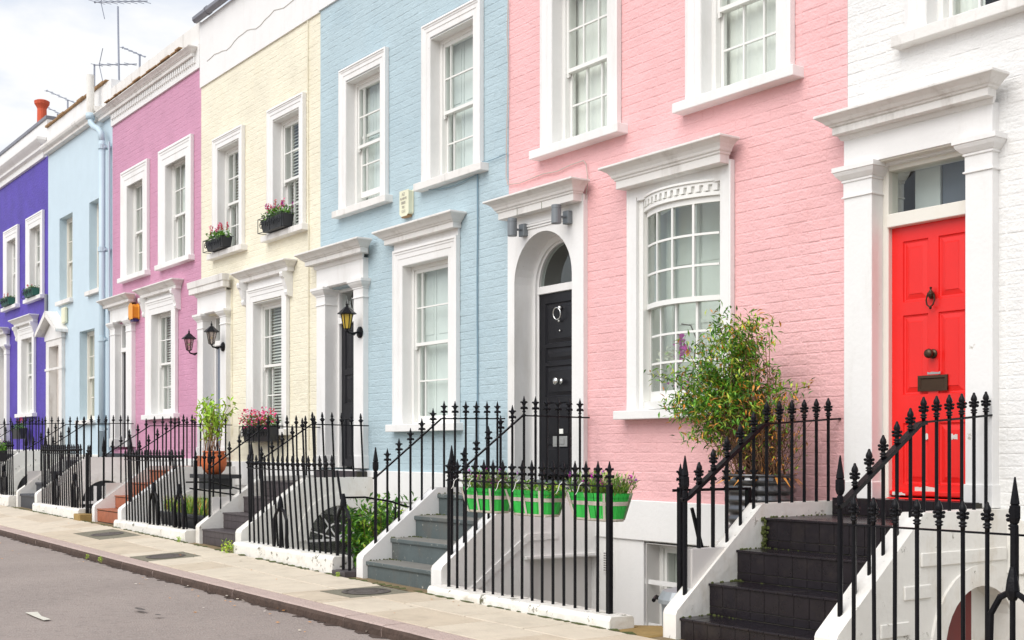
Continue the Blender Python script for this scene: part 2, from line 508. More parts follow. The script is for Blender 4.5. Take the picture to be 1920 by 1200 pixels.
# ------------------------------------------------------------------ ground, road, kerb, pavement
g = MB()
g.add([(-600, -600, -2.7), (600, -600, -2.7), (600, 600, -2.7), (-600, 600, -2.7)], [(0, 1, 2, 3)])
struct('ground', g, 'asphalt')
xs = [-110, -80, -60, -45] + [-34 + 1.0 * i for i in range(46)] + [16, 25, 40]
rd = MB()
ys = [-4.2, -2.0, 0.0, 2.2, YK]
camb = [0.0, 0.05, 0.06, 0.05, 0.0]
vs = [(x, y, rz(x) + c) for x in xs for y, c in zip(ys, camb)]
nY = len(ys)
fs = [(i * nY + k, (i + 1) * nY + k, (i + 1) * nY + k + 1, i * nY + k + 1) for i in range(len(xs) - 1) for k in range(nY - 1)]
rd.add(vs, fs)
struct('road', rd, 'asphalt', smooth=True)
# pavement bed with paving slabs on it
pv = MB()
vs = []
for x in xs:
    vs += [(x, YK + 0.02, rz(x) + 0.066), (x, YF + 0.22, gz(x) - 0.012), (x, YF + 0.22, -2.6), (x, YK + 0.02, -2.6)]
fs = []
for i in range(len(xs) - 1):
    for k in range(4):
        fs.append((4 * i + k, 4 * i + 4 + k, 4 * i + 4 + (k + 1) % 4, 4 * i + (k + 1) % 4))
pv.add(vs, fs)
pave = struct('pavement', pv, 'joint')
def pz(x, y):
    t = (y - YKI) / (YF - YKI)
    return (rz(x) + 0.085) * (1 - t) + gz(x) * t
covers = [(-9.93, -9.33, 5.0, 5.62), (-14.08, -13.45, 4.66, 5.30), (-17.55, -16.3, 5.02, 5.58)]
def slab(x0, x1, y0, y1, m):
    b = MB()
    e = 0.0065
    t = [jit(0.0018) for _ in range(4)]
    c = [(x0 + e, y0 + e), (x1 - e, y0 + e), (x1 - e, y1 - e), (x0 + e, y1 - e)]
    b.add([(x, y, pz(x, y) - 0.03) for x, y in c] + [(x, y, pz(x, y) + t[i]) for i, (x, y) in enumerate(c)],
          [(4, 5, 6, 7), (0, 1, 5, 4), (1, 2, 6, 5), (2, 3, 7, 6), (3, 0, 4, 7)])
    part('paving_slab', b, m, pave, bevel=0.004)
rows = [(YKI + 0.018, YKI + 0.545), (YKI + 0.545, YF)]
for ri, (y0, y1) in enumerate(rows):
    x = 1.0 - 0.4 * ri
    while x > -34:
        w = random.choice([0.62, 0.76, 0.9])
        if x - w > -4.5 or x < -25:
            w = 1.2
        a, b_ = x - w, x
        m = random.choice(['slab', 'slab2'])
        hit = [c for c in covers if c[0] < b_ and c[1] > a and c[2] < y1 - 0.05 and c[3] > y0 + 0.05]
        if not hit:
            slab(a, b_, y0, y1, m)
        else:
            c = hit[0]
            if c[0] - a > 0.05:
                slab(a, c[0], y0, y1, m)
            if b_ - c[1] > 0.05:
                slab(c[1], b_, y0, y1, m)
            xa, xb = max(a, c[0]), min(b_, c[1])
            if c[2] - y0 > 0.05:
                slab(xa, xb, y0, c[2], m)
            if y1 - c[3] > 0.05:
                slab(xa, xb, c[3], y1, m)
        x -= w
klabels = ['round iron cover in a dark square in the pavement before the blue grey steps',
           'iron cover in the pavement in front of the yellow house railings',
           'long dark cover set in the pavement before the red tiled steps']
for (x0, x1, y0, y1), lb in zip(covers, klabels):
    xc, yc = (x0 + x1) / 2, (y0 + y1) / 2
    t = thing('manhole_cover', lb, 'manhole cover', (xc, yc, pz(xc, yc)), 'access covers in the pavement')
    b = MB()
    c = [(x0 + .005, y0 + .005), (x1 - .005, y0 + .005), (x1 - .005, y1 - .005), (x0 + .005, y1 - .005)]
    b.add([(x, y, pz(x, y) - 0.03) for x, y in c] + [(x, y, pz(x, y) - 0.002) for x, y in c],
          [(4, 5, 6, 7), (0, 1, 5, 4), (1, 2, 6, 5), (2, 3, 7, 6), (3, 0, 4, 7)])
    part('surround', b, 'cover_frame', t)
    b = MB()
    rr = 0.22
    tilt = lambda x, y: pz(x, y)
    for k, (ra, rb, h) in enumerate([(0, 0.10, .006), (0.11, 0.17, .006), (0.18, 0.22, .008)]):
        n = 28
        vs = []
        for i in range(n):
            a = 2 * math.pi * i / n
            for r_ in (ra, rb):
                x, y = xc + r_ * math.cos(a), yc + r_ * math.sin(a)
                vs.append((x, y, tilt(x, y) + h - 0.004))
        b.add(vs, [(2 * i, 2 * i + 1, (2 * i + 3) % (2 * n), (2 * i + 2) % (2 * n)) for i in range(n)])
    part('lid', b, 'cover', t)
# kerb
kb = MB()
kb.add([(xs[0], YK + 0.03, rz(xs[0])), (xs[-1], YK + 0.03, rz(xs[-1])), (xs[-1], YKI - .03, rz(xs[-1])), (xs[0], YKI - .03, rz(xs[0]))], [(0, 1, 2, 3)])
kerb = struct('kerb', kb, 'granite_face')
x = 1.0
while x > -34:
    w = random.uniform(0.55, 1.25)
    b = MB()
    n = 7
    vs, fs = [], []
    for i in range(n):
        xx = x - w * i / (n - 1) + (0.004 if i == n - 1 else (-0.004 if i == 0 else 0))
        z0, zt = rz(xx), pz(xx, YKI)
        o1 = jit(0.006)
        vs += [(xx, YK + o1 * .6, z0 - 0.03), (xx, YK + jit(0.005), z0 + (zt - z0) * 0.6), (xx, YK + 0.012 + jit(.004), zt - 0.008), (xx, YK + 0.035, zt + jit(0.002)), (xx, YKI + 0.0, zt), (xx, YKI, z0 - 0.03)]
    for i in range(n - 1):
        for k in range(5):
            fs.append((6 * i + k, 6 * i + k + 1, 6 * i + 7 + k, 6 * i + 6 + k))
    fs += [(0, 1, 2, 3, 4, 5), tuple(6 * (n - 1) + k for k in (5, 4, 3, 2, 1, 0))]
    b.add(vs, fs)
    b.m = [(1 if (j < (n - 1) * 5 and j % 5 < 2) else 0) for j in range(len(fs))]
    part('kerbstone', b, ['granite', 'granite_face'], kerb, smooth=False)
    x -= w
# sunken areas behind the railings
for i in range(7):
    af = MB()
    af.box(XB[i + 1], XB[i], YF + 0.22, YW + 0.02, -2.6, ZF + 0.002 * i)
    struct('area_floor', af, 'joint')
# dash of road paint
dm = MB()
dm.add([(-10.22, 2.55, rz(-10) + 0.054), (-9.95, 2.545, rz(-10) + 0.054), (-9.68, 2.55, rz(-10) + 0.053), (-9.70, 2.61, rz(-10) + 0.053), (-9.93, 2.60, rz(-10) + .054), (-10.20, 2.64, rz(-10) + .054)], [(0, 1, 2, 3, 4, 5)])
struct('road_marking', dm, 'paint_line')

for (u_, v_, w_, d_) in ((262, 1141, .11, .028), (296, 1151.5, .05, .02)):
    dp = 1.30 * FPX / (v_ - 843)
    lt = (u_ - 960) / FPX * dp
    cx, cy = lt * SA - dp * CA, dp * SA + lt * CA
    b = MB()
    zc = rz(cx) + .052
    b.add([(cx + w_ * math.cos(a) * (1 + .1 * math.sin(3 * a)), cy + d_ * math.sin(a), zc) for a in [math.tau * k / 14 for k in range(14)]], [tuple(range(14))])
    tag(part('road_cover', b, 'cover', None, loc=(cx, cy, zc)), 'larger dark iron cover sunk in the road' if w_ > .1 else 'smaller dark iron cover sunk in the road', 'cover')
gd = MB()
x = 0.0
while x > -30:
    w = random.uniform(.06, .3)
    d_ = random.uniform(.02, .09)
    if random.random() < .85:
        z = rz(x) + .004
        gd.add([(x, YK + .01, z), (x - w * .3, YK - d_, z + .002), (x - w * .7, YK - d_ * .7, z + .002), (x - w, YK + .01, z)], [(0, 3, 2, 1)])
    x -= w * .9
struct('gutter_dirt', gd, 'granite_face')['kind'] = 'stuff'
lt_ = MB()
for k in range(150):
    x, y = random.uniform(-22, -5), (YK - abs(random.gauss(0, .35)) if k % 3 else random.uniform(4.7, 5.6))
    z = (rz(x) + .02 if y < YK else pz(x, y) + .004)
    a, q = random.uniform(0, 6), random.uniform(.006, .016)
    lt_.add([(x + q * math.cos(a + t) * (1 + .6 * (t % 2)), y + q * math.sin(a + t), z + jit(.003)) for t in (0, 1.6, 3.1, 4.7)], [(0, 1, 2, 3)], random.randrange(3))
o_ = part('street_litter', lt_, ['ribbon', 'leaf_d', 'slab2'], None)
o_['kind'] = 'stuff'

# ------------------------------------------------------------------ bricks
BV = {}
def brick_geo(b, xa, xb, z0, y, cham=0.006, seg=3, mi=0, h=0.081, j=1.0):
    # one painted brick: uneven front with a rounded-off chamfer, standing y off the wall backing
    yb = YW + 0.006
    dy = y + jit(0.0009) * j
    vs = []
    t0, t1 = jit(0.0022) * j, jit(0.0022) * j
    for i in range(seg + 1):
        f = i / seg
        xx = xa + cham + (xb - xa - 2 * cham) * f
        w = t0 + (t1 - t0) * f
        vs.append((xx, dy + jit(0.0003) * j, z0 + cham + w + jit(0.002) * j))
        vs.append((xx, dy + jit(0.0003) * j, z0 + h - cham + w + jit(0.002) * j))
    ob = len(vs)
    for i in range(seg + 1):
        f = i / seg
        xx = xa + (xb - xa) * f
        vs.append((xx, yb, z0))
        vs.append((xx, yb, z0 + h))
    fs = []
    for i in range(seg):
        fs.append((2 * i, 2 * i + 2, 2 * i + 3, 2 * i + 1))
        fs.append((ob + 2 * i, ob + 2 * i + 2, 2 * i + 2, 2 * i))
        fs.append((2 * i + 1, 2 * i + 3, ob + 2 * i + 3, ob + 2 * i + 1))
    fs.append((ob, 0, 1, ob + 1))
    e = 2 * seg
    fs.append((e, ob + e, ob + e + 1, e + 1))
    b.add(vs, fs, mi)
def brick_wall(house, key, x0, x1, z0, z1, holes, nobj, smooth=False, relief=1.0):
    pieces = []
    row = 0
    z = z0
    while z + 0.088 <= z1 + 0.01:
        x = x1 - (0.0 if row % 2 == 0 else 0.066)
        k = row % 2
        if row % 2:
            pieces.append((x + 0.01, x1, z, 0))
        while x > x0 + 0.03:
            L = 0.252 if k % 2 == 0 else 0.121
            pieces.append((max(x0, x - L), x, z, L))
            x -= L + 0.01
            k += 1
        row += 1
        z += 0.088
    full, cut = [], []
    for xa, xb, z, L in pieces:
        segs = [(xa, xb)]
        for hx0, hx1, hz0, hz1 in holes:
            if z + 0.07 > hz0 and z + 0.01 < hz1:
                ns = []
                for a, b in segs:
                    if b <= hx0 or a >= hx1:
                        ns.append((a, b))
                    else:
                        if a < hx0:
                            ns.append((a, hx0))
                        if b > hx1:
                            ns.append((hx1, b))
                segs = ns
        for a, b in segs:
            if b - a < 0.02:
                continue
            if L and abs((b - a) - L) < 1e-6:
                full.append((a, b, z, L))
            else:
                cut.append((a, b, z))
    def vis(p):
        xm = p[0]
        dpt = -xm * CA + YW * SA
        v = 843 - p[2] / dpt * FPX
        u = 960 + FPX * (xm * SA + YW * CA) / dpt
        return (0 < v < 1200 and u < 1925, xm)
    objs = []
    if nobj:
        full.sort(key=vis, reverse=True)
        objs, full = full[:nobj], full[nobj:]
        for L in (0.252, 0.121):
            for k in range(5):
                if (key, L, k) not in BV:
                    b = MB()
                    brick_geo(b, -L, 0, 0, YW + 0.0038, seg=4 if L > .15 else 3)
                    BV[(key, L, k)] = mesh_of('brick', b, key, Vector((0, YW + 0.006, 0)), smooth)
        for a, b, z, L in objs:
            inst('brick', BV[(key, L, random.randrange(5))], house, (b, YW + 0.006 + jit(0.0010), z + jit(0.0015)))
    b = MB()
    for p in full + cut:
        brick_geo(b, p[0], p[1], p[2] + jit(.0012), YW + 0.0038 + jit(.0010), seg=2, j=relief)
    part('bricks', b, key, house, smooth=smooth, stuff=True)

def wall_backing(house, key, x0, x1, z0, z1, holes, y0=YW + 0.006, y1=YW + 0.33):
    X = sorted(set([x0, x1] + [h[0] for h in holes if x0 < h[0] < x1] + [h[1] for h in holes if x0 < h[1] < x1]))
    Z = sorted(set([z0, z1] + [h[2] for h in holes if z0 < h[2] < z1] + [h[3] for h in holes if z0 < h[3] < z1]))
    b = MB()
    for i in range(len(X) - 1):
        k = 0
        while k < len(Z) - 1:
            def open_(kk):
                xm, zm = (X[i] + X[i + 1]) / 2, (Z[kk] + Z[kk + 1]) / 2
                return any(h[0] < xm < h[1] and h[2] < zm < h[3] for h in holes)
            if open_(k):
                k += 1
                continue
            e = k
            while e + 1 < len(Z) - 1 and not open_(e + 1):
                e += 1
            b.box(X[i], X[i + 1], y0, y1, Z[k], Z[e + 1])
            k = e + 1
    part('wall', b, key, house)

# ------------------------------------------------------------------ windows
ARCH = [(0, 0.0), (0, 0.055), (0.022, 0.062), (0.03, 0.05), (0.045, 0.05), (0.055, 0.042), (0.095, 0.042), (0.10, 0.034), (0.165, 0.034), (0.165, 0.0)]
def sash_window(house, x0, x1, zb, zt, mid=None, bl=0.165, cols=(0.28, 0.44, 0.28), rows=(2, 2), surround=True, top=0.185, curtain='curtain',
                reveal='white', open_=0.0, sillproj=0.11, sillx=0.09, rec=0.10, frame='sash', sillmat='weathered', sill_h=0.085, smat='white', blind_drop=1.0, left=None):
    mid = mid if mid is not None else (zb + zt) / 2
    F = MB()
    yr = YW + rec
    fw = 0.05
    # lining of the opening, then the box frame
    F.box(x0, x0 + fw, yr, yr + 0.15, zb, zt)
    F.box(x1 - fw, x1, yr, yr + 0.15, zb, zt)
    F.box(x0 + fw, x1 - fw, yr, yr + 0.15, zt - fw, zt)
    F.box(x0 + fw, x1 - fw, yr, yr + 0.15, zb, zb + 0.03)
    w = part('window', F, frame, house, bevel=0.004)
    L = MB()
    if reveal:
        L.box(x0, x0 + 0.006, YW - 0.03 if surround else YW - 0.002, yr, zb, zt)
        L.box(x1 - 0.006, x1, YW - 0.03 if surround else YW - 0.002, yr, zb, zt)
        L.box(x0 + 0.006, x1 - 0.006, YW - 0.03 if surround else YW - 0.002, yr, zt - 0.006, zt)
        part('reveal', L, reveal, w)
    a, b = x0 + fw, x1 - fw
    def sash(za, zc, ys, nrow, bot, topr, horn):
        s = MB()
        st = 0.036
        s.box(a + .002, a + st, ys, ys + 0.036, za, zc)
        s.box(b - st, b - .002, ys, ys + 0.036, za, zc)
        s.box(a + st, b - st, ys, ys + 0.036, za, za + bot)
        s.box(a + st, b - st, ys, ys + 0.036, zc - topr, zc)
        if horn:
            s.prism([(ys + .004, za - .045), (ys + .03, za - .03), (ys + .032, za), (ys, za)], a + .004, a + st - .004, 'x')
            s.prism([(ys + .004, za - .045), (ys + .03, za - .03), (ys + .032, za), (ys, za)], b - st + .004, b - .004, 'x')
        gx0, gx1, gz0, gz1 = a + st, b - st, za + bot, zc - topr
        bw = 0.017
        ce = [gx0]
        tot = sum(cols)
        for c in cols:
            ce.append(ce[-1] + (gx1 - gx0) * c / tot)
        re = [gz0 + (gz1 - gz0) * i / nrow for i in range(nrow + 1)]
        for xx in ce[1:-1]:
            s.box(xx - bw / 2, xx + bw / 2, ys + .004, ys + .034, gz0, gz1)
        for z in re[1:-1]:
            for i in range(len(ce) - 1):
                s.box(ce[i] + (bw / 2 if i else 0), ce[i + 1] - (bw / 2 if i < len(ce) - 2 else 0), ys + .006, ys + .032, z - bw / 2, z + bw / 2)
        part('sash', s, frame, w)
        for i in range(len(ce) - 1):
            for k in range(nrow):
                p = MB()
                t1, t2 = jit(0.0022), jit(0.0022)
                ym = ys + 0.019
                p.add([(ce[i], ym - t1, re[k]), (ce[i + 1], ym + t1, re[k]), (ce[i + 1], ym + t1 + t2, re[k + 1]), (ce[i], ym - t1 + t2, re[k + 1])], [(0, 1, 2, 3)])
                part('pane', p, 'glass', w)
    sash(mid - 0.02, zt - fw, yr + 0.02, rows[0], 0.038, 0.042, True)
    lo = zb + 0.032 + open_
    sash(lo, mid + 0.02 + open_, yr + 0.064, rows[1], 0.072, 0.038, False)
    c = MB()
    yc = yr + 0.165
    if curtain == 'blind':
        n = int((zt - zb) / 0.045)
        for i in range(n):
            z = zb + 0.02 + i * (zt - zb) / n
            c.add([(x0, yc - .012, z), (x1, yc - .012, z), (x1, yc + .014, z + 0.030), (x0, yc + .014, z + 0.030)], [(0, 1, 2, 3)])
        part('blind', c, 'blind', w)
    elif curtain == 'shutter':
        wd = (x1 - x0)
        for (p, q) in ((x0 + .02, x0 + wd * .30), (x0 + wd * .31, x1 - .02)):
            c.box(p, q, yc, yc + 0.025, zb, zt)
            c.box(p + .05, q - .05, yc - .008, yc + .001, zb + .15, mid - .12)
            c.box(p + .05, q - .05, yc - .008, yc + .001, mid + .12, zt - .12)
        part('shutter', c, 'shutter', w)
    elif curtain == 'side':
        for p, q in ((x0, x0 + (x1 - x0) * .3), (x1 - (x1 - x0) * .2, x1)):
            n = 18
            pts = [(p + (q - p) * i / n, yc + 0.014 * math.sin(i * 1.9)) for i in range(n + 1)]
            c.add([(x, y, zb) for x, y in pts] + [(x, y, zt) for x, y in pts], [(i, i + 1, n + 2 + i, n + 1 + i) for i in range(n)])
        part('curtain', c, 'curtain', w, smooth=True)
    else:
        n = 44
        pts = [(x0 + (x1 - x0) * i / n, yc + 0.007 * math.sin(i * 1.1) + 0.004 * math.sin(i * 2.7)) for i in range(n + 1)]
        z0c = zb if blind_drop == 1 else zt - (zt - zb) * blind_drop
        c.add([(x, y, z0c) for x, y in pts] + [(x, y, zt) for x, y in pts], [(i, i + 1, n + 2 + i, n + 1 + i) for i in range(n)])
        part('curtain', c, 'curtain', w, smooth=True)
    ox0, ox1 = x0 - bl, x1 + bl
    if surround:
        s = MB()
        s.architrave(ox0, ox1, zb, zt + top, [(d_ * bl / .165, p) for d_, p in ARCH], YW)
        part('surround', s, smat, w)
    s = MB()
    if surround:
        s.box(ox0 - sillx, ox1 + sillx, YW - sillproj, YW + rec + .01, zb - sill_h, zb + 0.004)
    else:
        s.box(x0 - .06, x1 + .06, YW - sillproj, YW + rec + .01, zb - sill_h, zb + 0.004)
    part('sill', s, sillmat, w, bevel=0.007, seg=2)
    return w

CORN = [(0.0, 0.0), (0.10, 0.0), (0.10, 0.055), (0.115, 0.06), (0.12, 0.072), (0.135, 0.078), (0.155, 0.10), (0.185, 0.122), (0.20, 0.13), (0.20, 0.15), (0.0, 0.165)]
CORN2 = [(0.0, 0.0), (0.13, 0.0), (0.13, 0.075), (0.145, 0.08), (0.148, 0.097), (0.165, 0.105), (0.175, 0.13), (0.20, 0.16), (0.24, 0.185), (0.27, 0.195), (0.27, 0.215), (0.0, 0.225)]
def cornice(house, x0, x1, zb, prof=CORN, sc=1.0, m='weathered', yw=YW, name='cornice'):
    b = MB()
    b.moulding([(p * sc, zb + z * sc) for p, z in prof], x0, x1, yw)
    return part(name, b, m, house, bevel=0.003)

def console(w, x, zt, m='weathered'):
    b = MB()
    pl = [(YW, zt), (YW - .15, zt), (YW - .16, zt - .03), (YW - .15, zt - .07), (YW - .12, zt - .10), (YW - .10, zt - .18), (YW - .075, zt - .25), (YW - .085, zt - .29), (YW - .07, zt - .33), (YW, zt - .35)]
    b.prism(pl, x - .045, x + .045, 'x')
    part('bracket', b, m, w, bevel=0.006)

def panelled_door(house, x0, x1, zb, zt, yd, m, panels, **k):
    # yd = front face plane; panels = list of (x0f,x1f,z0f,z1f) fractions; raised-and-fielded panels in recesses
    W, H = x1 - x0, zt - zb
    P = [(x0 + a * W, x0 + b_ * W, zb + c * H, zb + d_ * H) for a, b_, c, d_ in panels]
    b = MB()
    X = sorted(set([x0, x1] + [p[0] for p in P] + [p[1] for p in P]))
    Z = sorted(set([zb, zt] + [p[2] for p in P] + [p[3] for p in P]))
    for i in range(len(X) - 1):
        for j in range(len(Z) - 1):
            xm, zm = (X[i] + X[i + 1]) / 2, (Z[j] + Z[j + 1]) / 2
            if not any(p[0] < xm < p[1] and p[2] < zm < p[3] for p in P):
                b.add([(X[i], yd, Z[j]), (X[i + 1], yd, Z[j]), (X[i + 1], yd, Z[j + 1]), (X[i], yd, Z[j + 1])], [(0, 1, 2, 3)])
    b.add([(x0, yd, zb), (x0, yd + .04, zb), (x0, yd + .04, zt), (x0, yd, zt)], [(0, 1, 2, 3)])
    b.box(x0, x1, yd + .03, yd + .045, zb, zt)
    dr = part('door', b, m, house)
    for p in P:
        q = MB()
        loops = [(0, 0), (0.006, 0.012), (0.016, 0.014), (0.05, 0.005), (0.055, 0.001)]
        vs = []
        for d_, r_ in loops:
            vs += [(p[0] + d_, yd + r_, p[2] + d_), (p[1] - d_, yd + r_, p[2] + d_), (p[1] - d_, yd + r_, p[3] - d_), (p[0] + d_, yd + r_, p[3] - d_)]
        fs = []
        for i in range(len(loops) - 1):
            for kk in range(4):
                k2 = (kk + 1) % 4
                fs.append((4 * i + kk, 4 * i + k2, 4 * i + 4 + k2, 4 * i + 4 + kk))
        e = 4 * (len(loops) - 1)
        fs.append((e, e + 1, e + 2, e + 3))
        q.add(vs, fs)
        part('panel', q, m, dr)
    return dr

def pilaster(ds, x0, x1, zb, zc, m='white', proj=0.075, base=True):
    # shaft and moulded capital (necking, ovolo, abacus)
    b = MB()
    yb = YW + 0.31
    b.box(x0, x1, YW - proj, yb, zb, zc - 0.012)
    if base:
        b.box(x0 - .012, x1 + .012, YW - proj - .012, yb - .001, zb, zb + 0.16)
    part('pilaster', b, m, ds, bevel=0.004)
    c = MB()
    prof = [(-.01, zc - .24), (.012, zc - .235), (.012, zc - .225), (.0015, zc - .22), (.0015, zc - .12), (.012, zc - .115), (.012, zc - .10), (.02, zc - .095), (.045, zc - .065), (.055, zc - .045), (.055, zc - .04), (.065, zc - .035), (.065, zc), (-.01, zc + .002)]
    # mitred around the shaft
    vs, fs = [], []
    for p, z in prof:
        vs += [(x0 - p, yb - .002, z), (x0 - p, YW - proj - p, z), (x1 + p, YW - proj - p, z), (x1 + p, yb - .002, z)]
    for i in range(len(prof) - 1):
        for k in range(3):
            fs.append((4 * i + k, 4 * i + k + 1, 4 * i + 5 + k, 4 * i + 4 + k))
    e = 4 * (len(prof) - 1)
    fs.append((e, e + 1, e + 2, e + 3))
    fs.append((3, 2, 1, 0))
    c.add(vs, fs)
    part('capital', c, m, ds)

def door_surround(house, xl0, xl1, xr0, xr1, zb, zcap, zfr, zcorn, m='white', corn=CORN, csc=1.0, cm='weathered', cx=0.03):
    b = MB()
    b.box(xl0, xr1, YW - 0.075, YW + 0.28, zcap + 0.002, zfr)
    ds = part('door_surround', b, m, house, bevel=0.003)
    pilaster(ds, xl0, xl1, zb, zcap, m)
    pilaster(ds, xr0, xr1, zb, zcap, m)
    c = MB()
    c.moulding([(p * csc, zcorn + z * csc) for p, z in corn], xl0 - cx, xr1 + cx, YW - 0.0755)
    c.box(xl0 - cx, xr1 + cx, YW - 0.0755, YW, zcorn, zcorn + 0.14 * csc)
    part('cornice', c, cm, ds, bevel=0.003)
    if zfr < zcorn:
        c = MB()
        c.moulding([(0, zfr - .02), (0.015, zfr - .015), (0.03, zfr + .01), (0.03, zcorn)], xl0, xr1, YW - 0.075)
        part('bed_mould', c, m, ds)
    return ds

def door_frame(house, x0, x1, zb, zt, ztr0, ztr1, yf, m='cream', fan=True):
    # frame with a transom light over the door
    b = MB()
    b.box(x0, x0 + .05, yf, yf + .12, zb, zt)
    b.box(x1 - .05, x1, yf, yf + .12, zb, zt)
    b.box(x0 + .05, x1 - .05, yf, yf + .12, zt - .055, zt)
    b.box(x0 + .05, x1 - .05, yf - .02, yf + .12, ztr0, ztr1)
    b.box(x0, x1, YW - .06, yf + .02, zt, zt + .02)
    df = part('door_frame', b, m, house, bevel=0.005)
    g_ = MB()
    g_.add([(x0 + .05, yf + .05, ztr1), (x1 - .05, yf + .05, ztr1), (x1 - .05, yf + .052, zt - .055), (x0 + .05, yf + .05, zt - .055)], [(0, 1, 2, 3)])
    part('pane', g_, 'glass', df, label='fanlight pane over the door')
    return df

# ------------------------------------------------------------------ houses
def house_shell(i, key, label, ztop, holes, brick=None, zpl=None, nobj=0, name='terraced_house', body_top=None, zbase=None, relief=1.0, basement_holes=()):
    x0, x1 = XB[i + 1] + 0.001, XB[i] - 0.001
    h = thing(name, label, 'house', ((x0 + x1) / 2, YW, gz((x0 + x1) / 2)), 'pastel terraced houses in the row')
    zp = zpl if zpl is not None else -0.47
    wall_backing(h, key, x0, x1, zp, ztop, holes)
    if brick:
        brick_wall(h, brick, x0, x1 - 0.002, zp + 0.004, ztop, holes, nobj, relief=relief)
    # rooms: floors, party walls, back wall, roof
    b = MB()
    bt = body_top or 6.6
    b.box(x0, x0 + .05, YW + .33, 14.0, -2.4, bt)
    b.box(x1 - .05, x1, YW + .33, 14.0, -2.4, bt)
    b.box(x0 + .05, x1 - .05, 13.9, 14.0, -2.4, bt)
    b.box(x0 + .05, x1 - .05, 9.4, 9.45, -2.4, bt)
    b.box(x0 + .05, x1 - .05, YW + .33, 9.4, 2.55, 2.85)
    b.box(x0 + .05, x1 - .05, YW + .33, 9.4, -0.65, -0.45)
    part('inner_wall', b, 'room', h)
    r_ = MB()
    r_.box(x0, x1, YW + .33, 14.0, bt, bt + 0.1)
    part('roof', r_, 'roof', h)
    return h

def low_wall(h, i, zp, bands=True, win=None, proj=0.03, m='white'):
    # white rendered plinth band and basement wall of house i
    x0, x1 = XB[i + 1] + .001, XB[i] - .001
    b = MB()
    b.box(x0, x1, YW - proj, YW + .3, zp - .37, zp)
    part('plinth_band', b, m, h, bevel=.006)
    hs = [win] if win else []
    X = [x0, x1]
    b = MB()
    if win:
        b.box(x0, win[0], YW - .005, YW + .3, -2.5, zp - .37)
        b.box(win[1], x1, YW - .005, YW + .3, -2.5, zp - .37)
        b.box(win[0], win[1], YW - .005, YW + .3, -2.5, win[2])
        if win[3] < zp - .372:
            b.box(win[0], win[1], YW - .005, YW + .3, win[3], zp - .37)
    else:
        b.box(x0, x1, YW - .005, YW + .3, -2.5, zp - .37)
    part('basement_wall', b, m, h)

# ---- white house with the red door -------------------------------------------------
wwin = (-5.44, -4.50, 3.03, 4.72)
wdoor = (-5.86, -4.86, -0.40, 2.14)
H0 = house_shell(0, 'white_brick', 'white painted brick house with the red panelled door and black tiled steps', 6.0,
                 [(-5.91, -5.06, -0.47, 2.12), (wwin[0], wwin[1], wwin[2], wwin[3]), (-3.6, -2.5, 0.3, 2.2)],
                 brick='white_brick', nobj=300)
low_wall(H0, 0, -0.47, m='dirty_white')
sash_window(H0, *wwin, curtain='side', cols=(.28, .44, .28), sillproj=.10)
sash_window(H0, -3.6, -2.5, 0.3, 2.2)
door_surround(H0, -6.14, -5.88, -5.09, -4.88, -0.40, 2.15, 2.375, 2.39, cx=-0.07, corn=CORN, csc=1.0, cm='weathered')
door_frame(H0, -5.88, -5.06, -0.40, 2.14, 1.66, 1.76, YW + 0.055)
DX0, DX1, DZ0, DZ1, DY = -5.83, -5.11, -0.345, 1.66, YW + 0.10
RP = []
for (a, b_) in ((.135, .44), (.56, .865)):
    RP += [(a, b_, .045, .27), (a, b_, .375, .67), (a, b_, .72, .945)]
hw_ = MB()  # added panels that lighten the fanlight, its glass tones put into their colours
hw_.box(-5.80, -5.58, YW + .34, YW + .36, 1.6, 2.2)
part('fanlight_pale_panel', hw_, 'shutter', H0)
hw_ = MB()
hw_.box(-5.575, -5.0, YW + .36, YW + .38, 1.6, 2.2)
part('fanlight_grey_panel', hw_, 'grey_door', H0)
rdoor = panelled_door(H0, DX0, DX1, DZ0, DZ1, DY, 'red_door', RP)
rdoor['label'] = 'bright red six panel door with peeling paint at its foot'
b = MB()
b.box(DX0 - .02, DX1 + .02, DY - .05, DY + .02, DZ0 - .045, DZ0 - .012)
b.box(DX0, DX1, DY - .035, DY, DZ0 + .005, DZ0 + .04)
part('weather_board', b, 'red_door', rdoor, bevel=.006)
b = MB()
for (p, q, z0_, z1_) in ((.28, .52, .015, .035), (.04, .2, .003, .012), (.38, .44, .205, .225), (.70, .78, .205, .222)):
    xa, xb = DX0 + p * .72, DX0 + q * .72
    n = 7
    top = [(xa + (xb - xa) * i / n, DZ0 + z1_ * 2.05 + jit(.008)) for i in range(n + 1)]
    bot = [(xa + (xb - xa) * i / n, DZ0 + z0_ * 2.05 + jit(.004)) for i in range(n + 1)]
    yy = DY - .0365 if z0_ < .1 and z1_ < .02 else DY - .0015
    b.add([(x, yy, z) for x, z in bot] + [(x, yy, z) for x, z in top], [(i, i + 1, n + 2 + i, n + 1 + i) for i in range(n)])
part('peeled_patch', b, 'peel', rdoor)
kx = (DX0 + DX1) / 2
